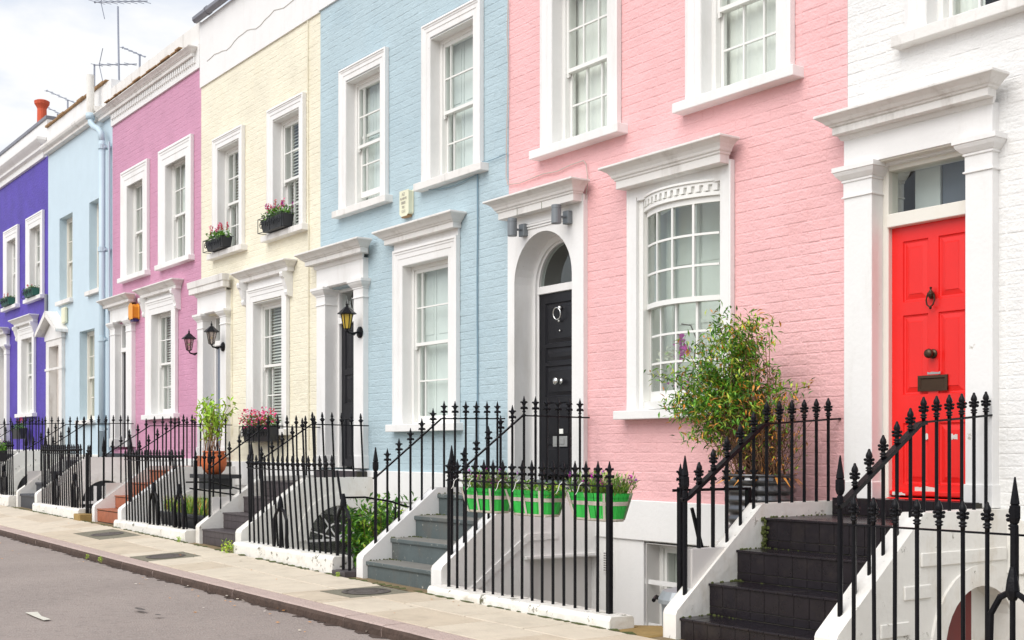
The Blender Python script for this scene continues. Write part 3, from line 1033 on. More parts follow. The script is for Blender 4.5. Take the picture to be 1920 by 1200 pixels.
# urn knocker
b = MB()
kz = DZ0 + .725 * 2.005
b.lathe([(.004, .075), (.010, .07), (.006, .055), (.016, .04), (.026, .03), (.026, .02), (.020, .005), (.008, -.01), (.004, -.015)], (kx, DY - .03, kz), 8)
b.tube([(kx - .028, DY - .03, kz + .02), (kx - .036, DY - .035, kz - .02), (kx - .026, DY - .04, kz - .055), (kx, DY - .04, kz - .075), (kx + .026, DY - .04, kz - .055), (kx + .036, DY - .035, kz - .02), (kx + .028, DY - .03, kz + .02)], .006, 5)
b.ball((kx, DY - .035, kz - .078), .012)
b.box(kx - .012, kx + .012, DY - .03, DY, kz - .01, kz + .02)
part('door_knocker', b, 'bronze', rdoor)
b = MB()
kn = DZ0 + .52 * 2.005
b.lathe([(.012, 0), (.012, -.03), (.03, -.04), (.036, -.055), (.03, -.072), (.01, -.078)], (kx, DY, kn), 12, axis='y')
b.lathe([(.035, 0), (.035, -.008), (.012, -.012)], (kx, DY, kn), 12, axis='y')
part('door_knob', b, 'bronze', rdoor, smooth=True)
b = MB()
lz = DZ0 + .415 * 2.005
b.architrave(kx - .125, kx + .125, lz - .05, lz + .055, [(0, 0), (0, .012), (.02, .014), (.028, .004)], DY)
b.box(kx - .125, kx + .125, DY - .013, DY - .0005, lz - .06, lz - .04)
b.box(kx - .1, kx + .1, DY - .006, DY - .0005, lz - .04, lz + .028)
part('letter_plate', b, 'bronze', rdoor)
b = MB()
n = 6
b.add([(kx - .05 + .11 * i / n, DY - .002, lz + .062) for i in range(n + 1)] + [(kx - .05 + .11 * i / n, DY - .002, lz + .078 + jit(.005)) for i in range(n + 1)], [(i, i + 1, n + 2 + i, n + 1 + i) for i in range(n)])
part('peeled_patch', b, 'silver', rdoor)

# ---- pink house ---------------------------------------------------------------------
pu1, pu2 = (-9.86, -8.99, 3.055, 4.72), (-7.73, -6.86, 3.055, 4.72)
pbw = (-8.53, -7.47, 0.36, 2.40)
H1 = house_shell(1, 'pink', 'salmon pink brick house with the arched black door and bow window', 6.0,
                 [pu1, pu2, (pbw[0] - .02, pbw[1] + .02, pbw[2] - .03, pbw[3]), (-10.56, -9.36, -0.47, 2.45)], brick='pink', nobj=300)
low_wall(H1, 1, -0.47, win=(-8.50, -7.45, -2.3, -0.845))
for w_ in (pu1, pu2):
    sash_window(H1, *w_, mid=3.84, cols=(1, 1, 1), bl=.17, top=.2, sillproj=.13, sillmat='white')
# basement window with bars
bw = sash_window(H1, -8.47, -7.48, -2.2, -.86, surround=False, reveal='shade_wall', rec=.16, sillproj=-.02, curtain='side', cols=(1, 1, 1))
b = MB()
for z in (-1.22, -1.62):
    b.box(-8.499, -7.46, YW + .02, YW + .05, z - .02, z + .02)
part('security_bar', b, 'white', bw)
# door surround panel with an arch
zs, rad, ax = 1.745, .49, -9.995
def arch_panel(x0, x1, z0, z1, cx, zc, r, n=20):
    poly = [(x0, z0), (x0, z1), (x1, z1), (x1, z0), (cx + r, z0)]
    for i in range(n + 1):
        a = math.pi * i / n
        poly.append((cx + r * math.cos(a), zc + r * math.sin(a)))
    poly.append((cx - r, z0))
    return poly
b = MB()
b.prism(arch_panel(-10.60, -9.33, -.42, 2.5, ax, zs, rad), YW - .05, YW + .19, 'y')
ds = part('door_surround', b, 'white', H1, bevel=.004)
b = MB()
b.prism(arch_panel(-10.58, -9.37, -.42, 2.35, ax, zs - .02, rad - .045), YW + .192, YW + .225, 'y')
b.prism(arch_panel(-10.58, -9.37, -.42, 2.35, ax, zs - .02, rad - .065), YW + .225, YW + .29, 'y')
b.box(ax - .424, ax + .424, YW + .205, YW + .275, 1.64, 1.72)
part('arched_frame', b, 'white', ds, bevel=.004)
b = MB()
b.prism([(ax + .424 * math.cos(math.pi * (1 - i / 14)), 1.725 + .424 * math.sin(math.pi * i / 14)) for i in range(15)], YW + .255, YW + .257, 'y')
part('pane', b, 'glass', ds, label='half round fanlight pane over the black door')
b = MB()
for k, (z0_, z1_, p) in enumerate(((2.28, 2.295, .062), (2.305, 2.325, .068), (2.332, 2.342, .062))):
    b.box(-10.35, -9.50, YW - p, YW - .04, z0_, z1_)
part('bead', b, 'white', ds)
b = MB()
b.moulding([(p * .86, 2.425 + z * .92) for p, z in CORN2], -10.51, -9.46, YW - .05)
b.box(-10.5, -9.47, YW - .05, YW, 2.425, 2.63)
part('cornice', b, 'weathered', ds, bevel=.003)
b = MB()
b.box(-10.66, -9.9, YW - .05, YW + .004, 2.60, 2.68)
part('ledge', b, 'pink', H1, bevel=.01)
bd = panelled_door(H1, ax - .422, ax + .422, -.27, 1.64, YW + .235, 'black_door',
                   [(.12, .88, .03, .17), (.12, .88, .20, .40), (.12, .88, .43, .60), (.12, .88, .62, .70), (.12, .88, .72, .945)])
bd['label'] = 'black panelled door with chrome ring knocker and knobs'
yd = YW + .235
ax -= .06
b = MB()
b.lathe([(.028, 0), (.028, -.012), (.02, -.03), (.006, -.034)], (ax, yd, 1.47), 12, axis='y')
pts = []
for i in range(17):
    a = 2 * math.pi * i / 16
    pts.append((ax - .005 + .062 * math.sin(a), yd - .045 - .006 * math.cos(a), 1.41 - .062 * -math.cos(a)))
b.tube(pts, .0075, 6, cap=False)
b.ball((ax, yd - .02, 1.335), .016)
part('door_knocker', b, 'chrome', bd, smooth=True)
b = MB()
b.ball((ax, yd - .01, 1.235), .012)
part('spy_hole', b, 'chrome', bd, smooth=True)
b = MB()
b.lathe([(.034, 0), (.034, -.006), (.014, -.012), (.014, -.035), (.034, -.045), (.042, -.062), (.034, -.082), (.01, -.09)], (ax, yd, .71), 14, axis='y')
part('door_knob', b, 'chrome', bd, smooth=True)
b = MB()
b.box(ax - .12, ax + .12, yd - .012, yd, .03, .14)
b.box(ax - .075, ax + .075, yd - .02, yd - .011, .055, .115)
part('letter_plate', b, 'silver', bd, bevel=.003)
b = MB()
b.box(ax - .045, ax + .045, yd - .006, yd, .165, .215)
npl = part('name_plate', b, 'curtain', bd)
b = MB()
for (xj, w_) in ((-10.28, .0), (-9.86, 0)):
    b.box(xj, xj + .006, YW - .163, YW - .161, 2.426, 2.49)
part('joint', b, 'moss', ds)
# bow window ------------------------------------------------------------------------
b = MB()
bx0, bx1, bz0, bz1 = -8.50, -7.50, .36, 2.20
b.architrave(-8.69, -7.355, .335, 2.46, [(0, 0), (0, .05), (.018, .055), (.03, .045), (.13, .045), (.13, .0)], YW)
b.box(-8.55, -7.44, YW - .044, YW + .2, 2.30, 2.39)
bwn = part('window', b, 'white', H1, bevel=.003, label='shallow bow window with small panes, twelve over twelve')
NB = 16
def bow(x):
    f = (x - (bx0 + bx1) / 2) / ((bx1 - bx0) / 2)
    return YW + .03 - .15 * (1 - f * f)
def bow_strip(mb, xa, xb, dy0, dy1, z0_, z1_, n=None, zf=lambda x: 0.0):
    n = n or max(2, int(NB * (xb - xa) / (bx1 - bx0)))
    X = [xa + (xb - xa) * i / n for i in range(n + 1)]
    vs = []
    for x in X:
        y = bow(x)
        vs += [(x, y + dy0, z0_ + zf(x)), (x, y + dy1, z0_ + zf(x)), (x, y + dy1, z1_ + zf(x)), (x, y + dy0, z1_ + zf(x))]
    fs = []
    for i in range(n):
        for k in range(4):
            fs.append((4 * i + k, 4 * i + (k + 1) % 4, 4 * i + 4 + (k + 1) % 4, 4 * i + 4 + k))
    fs += [(3, 2, 1, 0), (4 * n, 4 * n + 1, 4 * n + 2, 4 * n + 3)]
    mb.add(vs, fs)
def bow_sash(z0_, z1_, dy, bot, topr, rows):
    s = MB()
    bow_strip(s, bx0, bx1, dy, dy + .04, z0_, z0_ + bot)
    bow_strip(s, bx0, bx1, dy, dy + .04, z1_ - topr, z1_)
    bow_strip(s, bx0, bx0 + .035, dy, dy + .04, z0_ + bot, z1_ - topr, 1)
    bow_strip(s, bx1 - .035, bx1, dy, dy + .04, z0_ + bot, z1_ - topr, 1)
    gx0, gx1, g0, g1 = bx0 + .035, bx1 - .035, z0_ + bot, z1_ - topr
    ce = [gx0 + (gx1 - gx0) * i / 4 for i in range(5)]
    re = [g0 + (g1 - g0) * i / rows for i in range(rows + 1)]
    for x in ce[1:-1]:
        bow_strip(s, x - .010, x + .010, dy + .002, dy + .036, g0, g1, 1)
    for z in re[1:-1]:
        for i in range(4):
            bow_strip(s, ce[i] + .010, ce[i + 1] - .010, dy + .004, dy + .034, z - .010, z + .010, 3)
    part('sash', s, 'sash', bwn)
    for i in range(4):
        for k in range(rows):
            p = MB()
            bow_strip(p, ce[i], ce[i + 1], dy + .018, dy + .020, re[k], re[k + 1], 3)
            part('pane', p, 'glass', bwn)
bow_sash(1.29, 2.19, 0.0, .045, .05, 3)
bow_sash(.44, 1.33, .045, .09, .04, 3)
b = MB()
# frame sides, head board and dentil course following the bow
b.box(-8.56, -8.502, YW - .01, YW + .2, .36, 2.30)
b.box(-7.498, -7.44, YW - .01, YW + .2, .36, 2.30)
bow_strip(b, bx0, bx1, -.03, .2, 2.191, 2.225)
bow_strip(b, bx0, bx1, -.035, .2, 2.285, 2.31)
bow_strip(b, bx0, bx1, -.01, .2, 2.225, 2.285)
bow_strip(b, bx0, bx1, -.05, .2, 2.31, 2.33)
bow_strip(b, bx0, bx1, -.03, .25, .365, .438)
b.box(-8.5495, -8.544, YW + .2, YW + .35, .37, 2.29)
b.box(-7.456, -7.4505, YW + .2, YW + .35, .37, 2.29)
part('bow_frame', b, 'sash', bwn, bevel=.002)
for i in range(13):
    xx = bx0 + .05 + (bx1 - bx0 - .1) * i / 12
    b = MB()
    bow_strip(b, xx - .02, xx + .02, -.04, -.009, 2.233, 2.284, 1)
    part('dentil', b, 'sash', bwn)
b = MB()
b.box(-8.78, -7.27, YW - .14, YW + .14, .28, .36)
part('sill', b, 'white', bwn, bevel=.006, seg=2)
b = MB()
b.box(-8.54, -7.46, YW + .36, YW + .37, .4, 2.30)
b.box(-8.50, -8.42, YW + .28, YW + .30, .4, 2.30)
b.box(-8.18, -8.12, YW + .33, YW + .355, .4, 2.30)
for z in (.9, 1.16, 1.72):
    b.box(-8.5, -7.5, YW + .352, YW + .358, z, z + .035)
part('curtain', b, 'curtain', bwn)
cornice(H1, -8.60, -7.48, 2.42, [(p * .86, z * .95) for p, z in CORN2], m='weathered', yw=YW - .05)
b = MB()
b.box(-8.60, -7.48, YW - .052, YW + .002, 2.42, 2.62)
part('frieze', b, 'white', H1)

# ---- blue house ---------------------------------------------------------------------
bu1, bu2, bl1 = (-14.27, -13.37, 3.13, 4.79), (-12.19, -11.29, 3.13, 4.79), (-12.83, -11.80, .30, 2.22)
H2 = house_shell(2, 'blue', 'powder blue brick house with the tall black door and yellow lantern', 5.96,
                 [bu1, bu2, bl1, (-14.80, -13.96, -.27, 2.14)], brick='blue', nobj=300, zpl=-.265)
low_wall(H2, 2, -.265, win=(-13.1, -12.2, -1.9, -.88))
sash_window(H2, *bu1, mid=3.95, cols=(.16, .68, .16), curtain='shutter', top=.185, open_=.13)
sash_window(H2, *bu2, mid=3.93, cols=(.16, .68, .16), curtain='shutter')
sash_window(H2, *bl1, mid=1.27, cols=(.14, .72, .14), curtain='shutter', bl=.2, top=.2, sillproj=.12, sillx=.06, sillmat='white')
sash_window(H2, -13.08, -12.22, -1.88, -.9, surround=False, reveal='shade_wall', sillproj=-.02, curtain='side')
cornice(H2, -13.02, -11.69, 2.50, CORN, sc=1.12, m='weathered')
b = MB()
b.box(-13.03, -11.60, YW - .03, YW + .002, 2.42, 2.52)
part('frieze', b, 'white', H2)
door_surround(H2, -15.03, -14.78, -13.98, -13.73, -.24, 2.17, 2.44, 2.48, cm='weathered', cx=0.02, csc=1.1)
door_frame(H2, -14.78, -13.97, -.24, 2.16, 1.68, 1.76, YW + .11, m='white')
d2 = panelled_door(H2, -14.73, -14.02, -.22, 1.68, YW + .15, 'black_door', [(.14, .44, .05, .33), (.56, .86, .05, .33), (.14, .44, .44, .64), (.56, .86, .44, .64), (.14, .44, .68, .95), (.56, .86, .68, .95)])
b = MB()
b.box(-14.47, -14.28, YW + .135, YW + .15, .32, .40)
part('letter_plate', b, 'silver', d2)
b = MB()
for (fx, fz) in ((-14.6, 1.95), (-14.45, 1.9), (-14.3, 2.0), (-14.5, 1.85)):
    b.tube([(fx, YW + .15, fz - .12), (fx + .05, YW + .15, fz), (fx, YW + .15, fz + .12), (fx - .05, YW + .15, fz), (fx, YW + .15, fz - .12)], .004, 4)
part('leaded_pattern', b, 'shutter', H2)

# ---- yellow house ---------------------------------------------------------------------
yu1, yu2, yl1 = (-18.60, -17.75, 3.12, 4.77), (-16.52, -15.66, 3.12, 4.77), (-17.22, -16.22, .29, 2.19)
H3 = house_shell(3, 'yellow', 'pale yellow brick house with flower boxes and two black wall lanterns', 5.94,
                 [yu1, yu2, yl1, (-19.13, -18.35, -.17, 2.17)], brick='yellow', nobj=300, zpl=-.18, relief=.8)
low_wall(H3, 3, -.18)
sash_window(H3, *yu1, mid=3.90, cols=(.3, .7), curtain='blind')
sash_window(H3, *yu2, mid=3.90, cols=(.3, .7), curtain='blind')
sash_window(H3, *yl1, mid=1.25, cols=(.2, .6, .2), curtain='blind', bl=.2, top=.22, sillproj=.12, sillx=.05)
c3 = cornice(H3, -17.46, -15.98, 2.52, CORN, sc=1.05)
b = MB()
b.box(-17.42, -16.02, YW - .03, YW + .002, 2.40, 2.53)
part('frieze', b, 'white', H3)
console(H3, -17.48, 2.52, 'white')
console(H3, -15.97, 2.52, 'white')
door_surround(H3, -19.34, -19.10, -18.38, -18.15, -.12, 2.20, 2.50, 2.53, cm='weathered', corn=[(0, 0), (.1, 0), (.1, .09), (.115, .1), (.125, .2), (0, .21)], cx=0.02)
door_frame(H3, -19.09, -18.39, -.12, 2.19, 1.68, 1.76, YW + .12, m='white')
panelled_door(H3, -19.04, -18.44, -.12, 1.68, YW + .16, 'grey_door', [(.16, .84, .05, .33), (.16, .84, .40, .66), (.16, .84, .70, .95)])
b = MB()
b.box(-19.36, -19.08, YW - .10, YW + .1, -.33, -.10)
part('pilaster_base', b, 'brick_red', H3)

# ---- mauve house ----------------------------------------------------------------------
mu1, mu2, ml1 = (-23.0, -22.12, 3.24, 5.02), (-20.95, -19.98, 3.24, 5.02), (-21.66, -20.66, .62, 2.45)
H4 = house_shell(4, 'mauve', 'mauve pink brick house with dentilled cornice and dark door', 6.28,
                 [mu1, mu2, ml1, (-23.59, -22.89, 0.0, 2.41)], brick='mauve', nobj=300, zpl=-.15, relief=.9)
low_wall(H4, 4, -.15)
sash_window(H4, *mu1, mid=4.08, cols=(.3, .7), bl=.30, top=.235, sillx=.03, sillmat='white', curtain='side')
sash_window(H4, *mu2, mid=4.08, cols=(.3, .7), bl=.30, top=.235, sillx=.03, sillmat='white', curtain='side')
sash_window(H4, *ml1, mid=1.53, cols=(.25, .75), bl=.26, top=.22, sillx=.06, curtain='blind', sillmat='white')
cornice(H4, -21.95, -20.35, 2.74, CORN, sc=1.05)
b = MB()
b.box(-21.9, -20.4, YW - .03, YW + .002, 2.66, 2.75)
part('frieze', b, 'white', H4)
console(H4, -21.95, 2.74, 'white')
console(H4, -20.33, 2.74, 'white')
door_surround(H4, -23.86, -23.56, -22.92, -22.60, 0.05, 2.44, 2.70, 2.73, cm='weathered', cx=0.02)
door_frame(H4, -23.55, -22.93, 0.05, 2.43, 1.86, 1.94, YW + .04, m='white')
panelled_door(H4, -23.5, -22.98, .05, 1.86, YW + .08, 'black_door', [(.16, .84, .05, .33), (.16, .84, .40, .66), (.16, .84, .70, .95)])

# ---- pale blue rendered house ------------------------------------------------------------
lu1, lu2, ll1 = (-27.6, -26.62, 3.22, 5.05), (-25.45, -24.5, 3.22, 5.05), (-26.12, -25.1, .6, 2.46)
H5 = house_shell(5, 'pale_blue', 'smooth pale blue rendered house with pediment doorcase and drainpipe', 6.62,
                 [lu1, lu2, ll1, (-28.36, -27.2, 0.0, 2.45)], zpl=-.1)
low_wall(H5, 5, -.1, m='dirty_white')
for w_, md in ((lu1, 4.1), (lu2, 4.1), (ll1, 1.5)):
    sash_window(H5, *w_, mid=md, surround=False, reveal=None, cols=(.3, .7), rec=.16, frame='cream', curtain='curtain', sillproj=.08)
b = MB()
b.prism(arch_panel(-28.4, -27.16, 0.1, 2.42, -27.78, 2.3, .001, 2)[:0] or [(-28.4, .1), (-28.4, 2.42), (-27.16, 2.42), (-27.16, .1), (-27.4, .1), (-27.4, 2.28), (-28.16, 2.28), (-28.16, .1)], YW - .07, YW + .12, 'y')
ds5 = part('door_surround', b, 'weathered', H5, bevel=.004)
b = MB()
zc = 2.42
b.prism([(-28.45, zc), (-27.11, zc), (-27.11, zc + .10), (-27.78, zc + .44), (-28.45, zc + .10)], YW - .09, YW, 'y')
part('pediment', b, 'white', ds5)
b = MB()
b.prism([(-28.60, zc + .10), (-28.60, zc + .17), (-27.78, zc + .62), (-27.78, zc + .50)], YW - .26, YW, 'y')
b.prism([(-27.78, zc + .50), (-27.78, zc + .62), (-26.96, zc + .17), (-26.96, zc + .10)], YW - .26, YW, 'y')
part('raking_cornice', b, 'weathered', ds5, bevel=.01)
b = MB()
b.box(-28.45, -27.1, YW - .085, YW - .06, 1.75, 1.80)
part('moulding', b, 'weathered', ds5)
panelled_door(H5, -28.15, -27.41, .1, 2.27, YW + .1, 'pale_door', [(.14, .86, .05, .33), (.14, .86, .40, .66), (.14, .86, .70, .95)])

# ---- purple house -------------------------------------------------------------------------
pp1, pp2, pl1 = (-32.1, -31.25, 3.52, 5.2), (-29.95, -29.05, 3.52, 5.2), (-30.7, -29.75, .85, 2.65)
H6 = house_shell(6, 'purple', 'deep purple painted house at the far left of the row', 6.62, [pp1, pp2, pl1, (-32.88, -32.17, .2, 2.57)], zpl=0.0)
low_wall(H6, 6, 0.0)
for w_ in (pp1, pp2):
    sash_window(H6, *w_, mid=4.38, bl=.28, top=.24, cols=(1, 1), sillx=.02, sillmat='white', curtain='side')
sash_window(H6, *pl1, mid=1.78, rows=(3, 3), bl=.26, top=.24, cols=(1, 1), sillx=.06, sillmat='white', curtain='side')
cornice(H6, -30.98, -29.46, 2.95, CORN, sc=1.1, m='white')
console(H6, -31.0, 2.95, 'white')
console(H6, -29.42, 2.95, 'white')
b = MB()
b.box(-30.9, -29.5, YW - .03, YW + .002, 2.88, 2.96)
part('frieze', b, 'white', H6)
door_surround(H6, -33.1, -32.85, -32.2, -31.95, .2, 2.6, 2.84, 2.86, cm='white', cx=0.02)
door_frame(H6, -32.84, -32.21, .2, 2.59, 2.05, 2.12, YW + .16, m='white')
panelled_door(H6, -32.79, -32.26, .2, 2.05, YW + .2, 'pale_door', [(.16, .84, .05, .33), (.16, .84, .40, .66), (.16, .84, .70, .95)])

# ---- parapets, roof cornices ------------------------------------------------------------------
for h, i, z0_, key in ((H0, 0, 6.0, 'white'), (H1, 1, 6.0, 'white'), (H2, 2, 5.96, 'white'), (H3, 3, 5.94, 'white')):
    b = MB()
    b.box(XB[i + 1] + .001, XB[i] - .001, YW - .02, YW + .33, z0_, 7.0)
    part('parapet', b, key, h)
for h, i in ((H2, 2), (H3, 3)):
    b = MB()
    n = 8
    b.tube([(XB[i + 1] + .0, YW - .09, 7.05), (XB[i], YW - .09, 7.05)], .065, 8)
    for k in range(5):
        xx = XB[i + 1] + .5 + k * .9
        b.tube([(xx, YW - .09, 7.05), (xx + .05, YW - .09, 7.05)], .075, 8)
    part('gutter', b, 'lead', h, smooth=False)
# crack and thin cable on the white band
b = MB()
pts = []
for i in range(26):
    x = -19.05 + i * .16
    pts.append((x, YW - .0215, 6.30 + .018 * i * .16 + .03 * math.sin(i * .9) + jit(.02)))
b.tube(pts, .006, 4)
part('crack', b, 'alarm_text', H3)
# mauve: frieze, dentils, cornice, parapet
b = MB()
b.box(XB[5] + .001, XB[4] - .001, YW - .03, YW + .3, 6.28, 6.655)
part('frieze', b, 'white', H4)
den = MB()
den.box(-.028, .028, 0, .05, 0, .10)
dme = mesh_of('dentil', den, 'white')
for k in range(46):
    inst('dentil', dme, H4, (XB[5] + .12 + k * .095, YW - .06, 6.395))
b = MB()
b.moulding([(p * .95, 6.50 + z) for p, z in CORN], XB[5] - .5, XB[4] - .26, YW - .0, left=True, right=True)
part('cornice', b, 'weathered', H4, bevel=.004)
b = MB()
b.box(XB[5] - .0, XB[4] - .004, YW - .02, YW + .33, 6.66, 7.04)
part('parapet', b, 'weathered', H4, bevel=.01)
b = MB()
# ragged dark edge of broken lead on the cornice
x = XB[5] + .2
while x < XB[4] - .5:
    w = random.uniform(.15, .4)
    b.box(x, x + w, YW - .20 - random.uniform(0, .03), YW - .02, 6.664, 6.682 + jit(.006))
    x += w + random.uniform(0, .05)
part('lead_flashing', b, 'coping', H4)
# pale blue: cornice and parapet with brown coping
b = MB()
b.moulding([(0, 6.60), (.10, 6.61), (.10, 6.66), (.16, 6.70), (.18, 6.74), (.18, 6.79), (0, 6.81)], XB[6] + .02, XB[5] - .55, YW, left=False, right=False)
part('cornice', b, 'weathered', H5, bevel=.005)
b = MB()
b.box(XB[6] + .001, XB[5] - .002, YW - .02, YW + .33, 6.625, 7.22)
part('parapet', b, 'white', H5)
x = XB[6] + .01
while x < XB[5] - .3:
    w = random.uniform(.35, .7)
    b = MB()
    b.box(x, min(x + w, XB[5] - .25) - .008, YW - .07 + jit(.01), YW + .38, 7.225, 7.275 + jit(.008))
    part('coping_stone', b, 'coping', H5, bevel=.008)
    x += w
# purple
b = MB()
b.moulding([(0, 6.60), (.05, 6.61), (.05, 6.74), (.12, 6.78), (.12, 6.84), (.2, 6.92), (.24, 6.97), (.24, 7.03), (0, 7.05)], XB[7], XB[6] - .26, YW, left=False)
part('cornice', b, 'white', H6, bevel=.005)
b = MB()
b.box(XB[7], XB[6] - .002, YW - .02, YW + .33, 7.03, 7.43)
part('parapet', b, 'white', H6)
b = MB()
b.box(XB[7], XB[6] - .002, YW - .05, YW + .40, 7.432, 7.52)
part('lead_cap', b, 'lead', H6, bevel=.01)
# small roof furniture
b = MB()
b.box(-34.4, -33.3, 8.5, 9.3, 6.6, 8.2)
ch = part('chimney', b, 'white', H6)
b = MB()
b.lathe([(.13, 8.2), (.125, 8.75), (.12, 9.1), (.15, 9.16), (.19, 9.22), (.20, 9.30), (.14, 9.33), (.13, 9.30)], (-34.4 + .45, 8.9, 0), 14)
part('chimney_pot', b, 'chimney_red', ch, smooth=False, label='red clay chimney pot with flared rim')

# ------------------------------------------------------------------ lamps, alarms, pipes on the fronts
def tube_thing(name, pts, r, m, label, cat, n=5):
    b = MB()
    b.tube(pts, r, n)
    o = part(name, b, m, None, loc=pts[0])
    return tag(o, label, cat)
# drainpipe on the pale blue house
t = thing('drainpipe', 'pale blue cast iron drainpipe running down beside the mauve house', 'drainpipe', (-24.15, 7.45, gz(-24)))
b = MB()
b.tube([(-24.62, 7.38, 7.42), (-24.62, 7.38, 6.62)], .075, 12)
part('upper_pipe', b, 'dirty_white', t)
b = MB()
b.tube([(-24.62, 7.38, 6.6), (-24.58, 7.38, 6.46), (-24.45, 7.40, 6.36), (-24.25, 7.42, 6.28), (-24.13, 7.44, 6.18), (-24.1, 7.45, 6.0)], .06, 12)
b.tube([(-24.62, 7.38, 6.66), (-24.62, 7.38, 6.54)], .088, 12)
part('elbow', b, 'pipe_blue', t, smooth=True)
b = MB()
b.tube([(-24.1, 7.45, 6.02), (-24.1, 7.45, -0.4)], .062, 12)
part('pipe', b, 'pipe_blue', t, smooth=True)
for z in (5.95, 3.95, 2.2, 0.45):
    b = MB()
    b.tube([(-24.1, 7.45, z), (-24.1, 7.45, z - .09)], .08, 12)
    b.box(-24.2, -24.0, 7.47, 7.6, z - .07, z - .03)
    part('collar', b, 'pipe_blue', t)
b = MB()
b.tube([(-23.93 - .06, 7.55, 6.0), (-23.99, 7.55, 0)], .022, 8)
part('waste_pipe', b, 'pipe_blue', t)

# black lanterns
def lantern(x, z, y, label, glassm, xs_=-1):
    t = thing('wall_lantern', label, 'lantern', (x, YW - .02, z), 'black wall lanterns')
    lx = x
    b = MB()
    # wall plate and arm: plate is on the right, arm reaches out to the lantern
    b.lathe([(.075, 0), (.075, -.015), (.05, -.03), (.02, -.035)], (x, y, z - .15), 10, axis='y')
    b.tube([(x, y - .03, z - .15), (x, y - .11, z - .17), (x, y - .17, z - .16), (x, y - .19, z - .13)], .013, 6)
    b.tube([(x, y - .05, z - .15), (x, y - .09, z - .19), (x, y - .14, z - .17)], .008, 5)
    part('bracket', b, 'iron', t)
    cx, cy = x, y - .19
    b = MB()
    b.lathe([(.018, -.13), (.035, -.12), (.042, -.115)], (cx, cy, z), 6)
    for k in range(6):
        a = math.pi / 3 * k
        ca, sa = math.cos(a), math.sin(a)
        b.tube([(cx + .042 * ca, cy + .042 * sa, z - .115), (cx + .075 * ca, cy + .075 * sa, z + .07)], .006, 4)
    b.lathe([(.078, .065), (.12, .068), (.12, .078), (.07, .12), (.04, .15), (.018, .165), (.012, .18), (.018, .19), (.006, .21), (.004, .235)], (cx, cy, z), 6)
    part('lantern_frame', b, 'iron', t)
    b = MB()
    b.lathe([(.038, -.112), (.069, .064)], (cx, cy, z), 6)
    part('lantern_glass', b, glassm, t)
    if glassm == 'clear':
        b = MB()
        b.ball((cx, cy, z - .02), .022, 8)
        part('bulb', b, 'bulb', t)
    return t
lantern(-19.40 - .0, 1.74, YW, 'black lantern on the mauve wall left of the grey door', 'clear')
lantern(-18.24, 1.76, YW - .08, 'black lantern on the right pilaster of the grey door', 'clear')
lantern(-13.79, 1.64, YW - .08, 'black lantern with yellow glass by the blue house door', 'amber')
# grey spotlights
for (u, v, lb) in ((985, 432, 'left grey cylinder spotlight above the arched door'), (1068, 408, 'right grey cylinder spotlight above the arched door')):
    p = at(u - 4, v, YW - .08)
    t = thing('spotlight', lb, 'spotlight', (p.x, YW - .05, p.z), 'grey cylinder spotlights')
    b = MB()
    b.box(p.x - .045, p.x + .045, YW - .11, YW - .05, p.z - .065, p.z + .065)
    part('wall_box', b, 'spot_grey', t, bevel=.006)
    b = MB()
    b.tube([(p.x, YW - .11, p.z), (p.x, YW - .18, p.z)], .012, 6)
    b.lathe([(.046, -.09), (.05, -.085), (.05, .05), (.047, .052), (.047, .058), (.05, .06), (.05, .09), (.046, .095)], (p.x, YW - .22, p.z + .015), 16)
    part('lamp_barrel', b, 'spot_grey', t, smooth=False)
# alarms
p = at(754, 380, YW - .08)
t = thing('alarm_box', 'cream alarm box with faded lettering on the blue wall', 'alarm', (p.x, YW, p.z))
b = MB()
b.prism([(-12.82, 2.84), (-12.82, 3.105), (-12.62, 3.105), (-12.62, 2.84), (-12.66, 2.81), (-12.78, 2.81)], YW - .07, YW - .002, 'y')
part('casing', b, 'alarm_cream', t, bevel=.008)
TEXTS = []
def text_on(parent, s, loc, size, m, name='lettering', rot=(R(90), 0, 0), ext=0.0012):
    c = bpy.data.curves.new(name, 'FONT')
    c.body = s
    c.size = size
    c.align_x = 'CENTER'
    c.align_y = 'CENTER'
    c.extrude = ext
    tmp = bpy.data.objects.new('tmp', c)
    COL.objects.link(tmp)
    tmp.rotation_euler = rot
    tmp.location = loc
    TEXTS.append((tmp, parent, name, m))
for k, (s_, sz) in enumerate((("AZ", .05), ("ALARMS", .042), ("0800", .05), ("781", .046), ("1212", .046))):
    text_on(t, s_, (-12.735, YW - .0725, 3.068 - k * .052), sz, 'alarm_text')
b = MB()
b.prism([(-12.80, 2.79), (-12.80, 2.82), (-12.64, 2.82), (-12.64, 2.79)], YW - .06, YW - .01, 'y')
part('alarm_base', b, 'coping', t)
t = thing('alarm_box', 'orange burglar alarm box beside the mauve house doorcase', 'alarm', (-22.45, YW, 2.5))
b = MB()
b.prism([(-22.56, 2.42), (-22.56, 2.64), (-22.50, 2.68), (-22.42, 2.68), (-22.36, 2.64), (-22.36, 2.42)], YW - .14, YW - .01, 'y')
part('casing', b, 'orange', t, bevel=.02)
b = MB()
b.box(-22.53, -22.39, YW - .11, YW - .01, 2.365, 2.415)
part('alarm_base', b, 'alarm_blue', t)
b = MB()
b.box(-27.18, -26.93, YW - .08, YW - .002, 2.72, 3.06)
tag(part('alarm_box', b, 'alarm_cream', None, bevel=.02, loc=(-27.05, YW, 2.8)), 'cream box under the first floor sill of the pale blue house', 'alarm')
b = MB()
b.box(-28.62, -28.5, YW - .05, YW - .002, 3.05, 3.5)
tag(part('junction_box', b, 'lead', None, bevel=.01, loc=(-28.55, YW, 3.1)), 'narrow grey box between the purple and pale blue houses', 'box')
